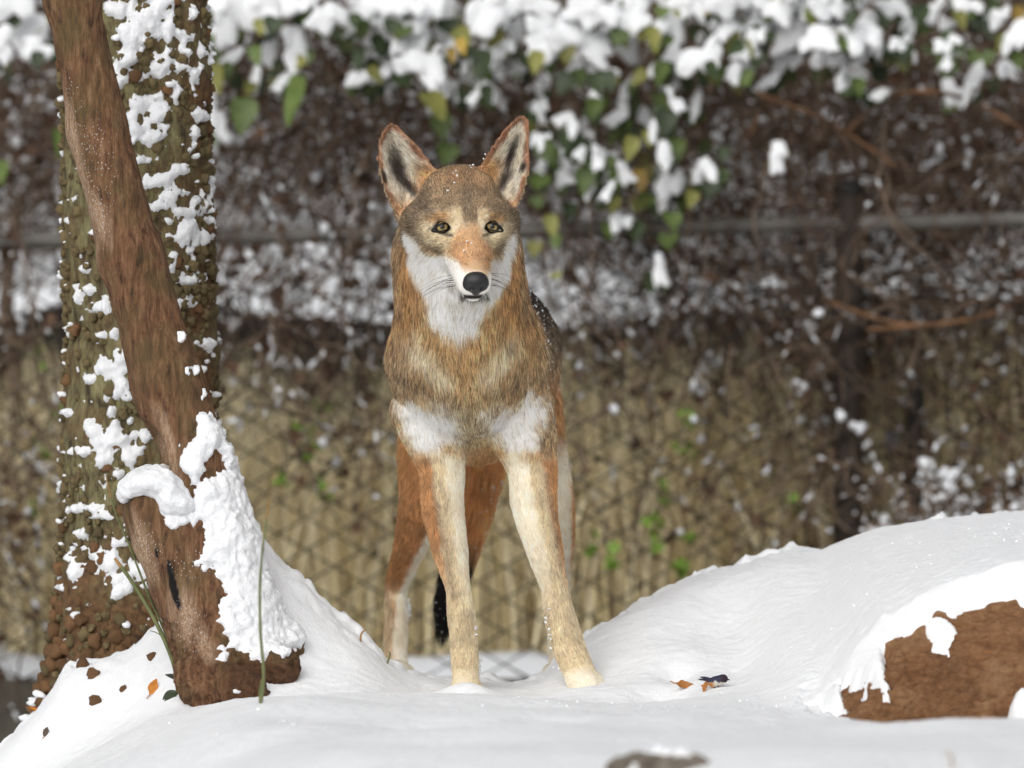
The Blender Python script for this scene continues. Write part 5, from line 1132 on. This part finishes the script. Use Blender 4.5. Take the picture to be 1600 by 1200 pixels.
for (x, y, L, W, rx, ry, rz) in ((286, 1062, .034, .008, .8, -.2, 2.9), (278, 1082, .036, .013, 1.2, .5, 2.7), (286, 1070, .022, .009, 1.0, -.6, .3), (290, 1050, .020, .008, .9, .9, 2.2), (282, 1092, .03, .011, 1.1, .2, 3.0), (292, 1075, .026, .010, 1.3, -1.1, .8)):
    v, f = flat_leaf(L, W, .3); obj_at('leaf', eul(v, rx, ry, rz) + P(x, y, yL - .02), [f], M['dark_green'], sprig)
w = bezier_path([P(290, 1090, yL - .01), P(288, 1060, yL - .015), P(292, 1030, yL - .01)], 10); v, f = tubes(w[None], np.linspace(.003, .002, 10)[None], 6); obj_at('stem', v, [f], M['stalk'], sprig)
# fallen leaves
def leaf_m(name, a, b2):
    m, nt, b = material(name, .6); vo = coords(nt); nt.links.new(ramp(nt, noise(nt, vo, 90, 5, .65), [(.3, lin(a)), (.7, lin(b2))]), b.inputs['Base Color']); bump(nt, b, noise(nt, vo, 300, 3), .4, .002); return m
M['withered'] = leaf_m('withered_leaf', '#2f2822', '#6a5a4c'); M['orange_leaf'] = leaf_m('orange_leaf', '#9a5a18', '#cf8a35'); M['brown_leaf'] = leaf_m('brown_leaf', '#7a4a22', '#b5793f')
def fallen(label, px, py, L, W, rot, mat, seed, lift=.004, stemd=-1):
    h = ground_hit(px, py); v, f = flat_leaf(L, W, .5, .18, seed); v = v - np.array([L / 2, 0, 0]); v = eul(v, *rot)
    e = empty('fallen_leaf', h, label, 'leaf', 'fallen leaves on the snow'); obj_at('blade', v + h + np.array([0, 0, lift]), [f], M[mat], e)
    a = eul(np.array([[-L / 2, 0, .2 * W]]), *rot)[0] + h + np.array([0, 0, lift]); d = eul(np.array([[-1., .2, .3]]), *rot)[0]; w = a + d * np.linspace(0, L * .3, 5)[:, None]
    v, f = tubes(w[None], np.linspace(.0012, .0008, 5)[None], 5); obj_at('stalk', v, [f], M['brown_leaf'], e); return e
fallen('orange leaf standing on edge in the snow left of the leaning trunk', 240, 1083, .030, .0095, (1.2, -1.15, .2), 'orange_leaf', 1, .011)
fallen('flat brown leaf with a small hole edge, left of the small bird', 1070, 1076, .034, .0085, (1.0, .12, .1), 'brown_leaf', 2, .006)
fallen('narrow brown leaf standing upright just behind the small bird tail', 1102, 1080, .020, .0055, (1.1, -1.3, .1), 'brown_leaf', 3, .008)
fallen('small withered grey brown leaf on the snow at the lower left', 72, 1150, .018, .006, (1.2, -1.2, .3), 'withered', 4, .007)['label'] = 'small withered dark leaf standing in the snow at the lower left'
fallen('yellow leaf lying at the snow edge in the lower left corner', 52, 1112, .018, .006, (.6, .2, .3), 'orange_leaf', 5, .004)
# ------------------------------------------------------------------ loose crumbs of snow
cn = 1500; cxp = sr.uniform(-.85, 1.05, cn); cyp = sr.uniform(-1.9, .75, cn)
dn = fbm(np.stack([cxp, cyp, 0 * cxp], -1), .22, 2) + sr.normal(0, .16, cn); ok_ = np.argsort(-dn)[:260]; cxp, cyp = cxp[ok_], cyp[ok_]
cs_ = (.0010 + .0030 * sr.random(len(cxp)) ** 3)[:, None] * sr.uniform(.7, 1.3, (len(cxp), 3))
v, f = blobs(np.stack([cxp, cyp, gz(cxp, cyp) + cs_[:, 2] * .05], -1), cs_, jit=.22, seed=9); tag(obj('snow_crumbs', v, [f], M['snow']), 'loose crumbs of snow scattered over the mound', 'snow', kind='stuff')
# ------------------------------------------------------------------ small bird
b0 = ground_hit(1118, 1075); SC = kk(b0[1])
def B_(x, y, d=0): return P(x, y, b0[1] + d)
m, nt, b = material('bird_feathers', .6); at = attr(nt, 'coat'); nt.links.new(at.outputs['Color'], b.inputs['Base Color']); bump(nt, b, noise(nt, coords(nt, (1, 1, 3)), 500, 3), .3, .001); M['bird'] = m
F = Field(B_(1085, 1085, -.03), B_(1150, 1045, .03), .0009)
F.ell(B_(1119, 1064), (.0165, .0095, .0085), .004, np.array(Matrix.Rotation(R(-14), 3, 'Y'))); F.ell(B_(1130.5, 1060.5), (.0075, .0072, .0072), .006); F.cone(B_(1112, 1066), B_(1106, 1064), .006, .003, .004)
F.cone(B_(1117, 1069), B_(1114, 1073, -.002), .003, .0018, .003)
v, f = F.mesh(); px, py = proj(v); dz = (v[:, 2] - B_(0, 1066)[2]) / SC
top = sstep(-1, 2.5, dz - (px - 1118) * .02 + 3 * fbm(v, .006, 2)); c = lin('#cfc6ba') * (1 - top[:, None]) + lin('#2c2c42') * top[:, None]
hd_ = sstep(1124, 1128, px) * sstep(-1.0, 1, dz); c = c * (1 - hd_[:, None]) + lin('#2a1d2a') * hd_[:, None]; fl_ = (1 - top) * sstep(1118, 1112, px); c = c * (1 - fl_[:, None]) + lin('#b47a3c') * fl_[:, None]
bird = obj('bird', v - b0, [f], M['bird'], attrs=dict(coat=c), loc=b0); tag(bird, 'tiny dark blue bird with pale belly perched on the snow, facing right', 'bird')
M['bird_dark'] = simple('bird_dark', lin('#1d1d2c'), lin('#33334a'), 200, .5, .1); M['bird_leg'] = simple('bird_leg', lin('#5c3a2c'), None, 60, .6, 0); M['beak'] = simple('beak', lin('#1c1a1c'), None, 60, .4, 0)
for pts in ([B_(1110, 1062), B_(1102, 1059), B_(1094, 1058)], [B_(1110, 1064), B_(1101, 1062, .003), B_(1091, 1061.5, .004)]):
    w = bezier_path(pts, 6); v, f = tubes(w[None], np.array([[.0035, .003, .0026, .0022, .0018, .0008]]), 6); v[:, 2] = (v[:, 2] - w[:, 2].mean()) * .5 + w[:, 2].mean() if False else v[:, 2]; obj('tail_feather', v - b0, [f], M['bird_dark'], bird)
v, f = tubes(np.array([[B_(1136, 1061.5), B_(1138.5, 1062), B_(1141, 1062.5)]]), np.array([[.002, .0014, .0003]]), 6); obj('beak', v - b0, [f], M['beak'], bird)
for x, d in ((1114, -.003), (1121, .003)):
    v, f = tubes(np.array([[B_(x, 1071, d), B_(x + 2, 1074, d), B_(x + 3, 1075.5, d)]]), np.array([[.0011, .0009, .0014]]), 5); obj('leg', v - b0, [f], M['bird_leg'], bird)
bv, bf = ICO1; obj('bird_eye', bv * .0009 + B_(1132.5, 1059.5, -.0068) - b0, [bf], M['beak'], bird)
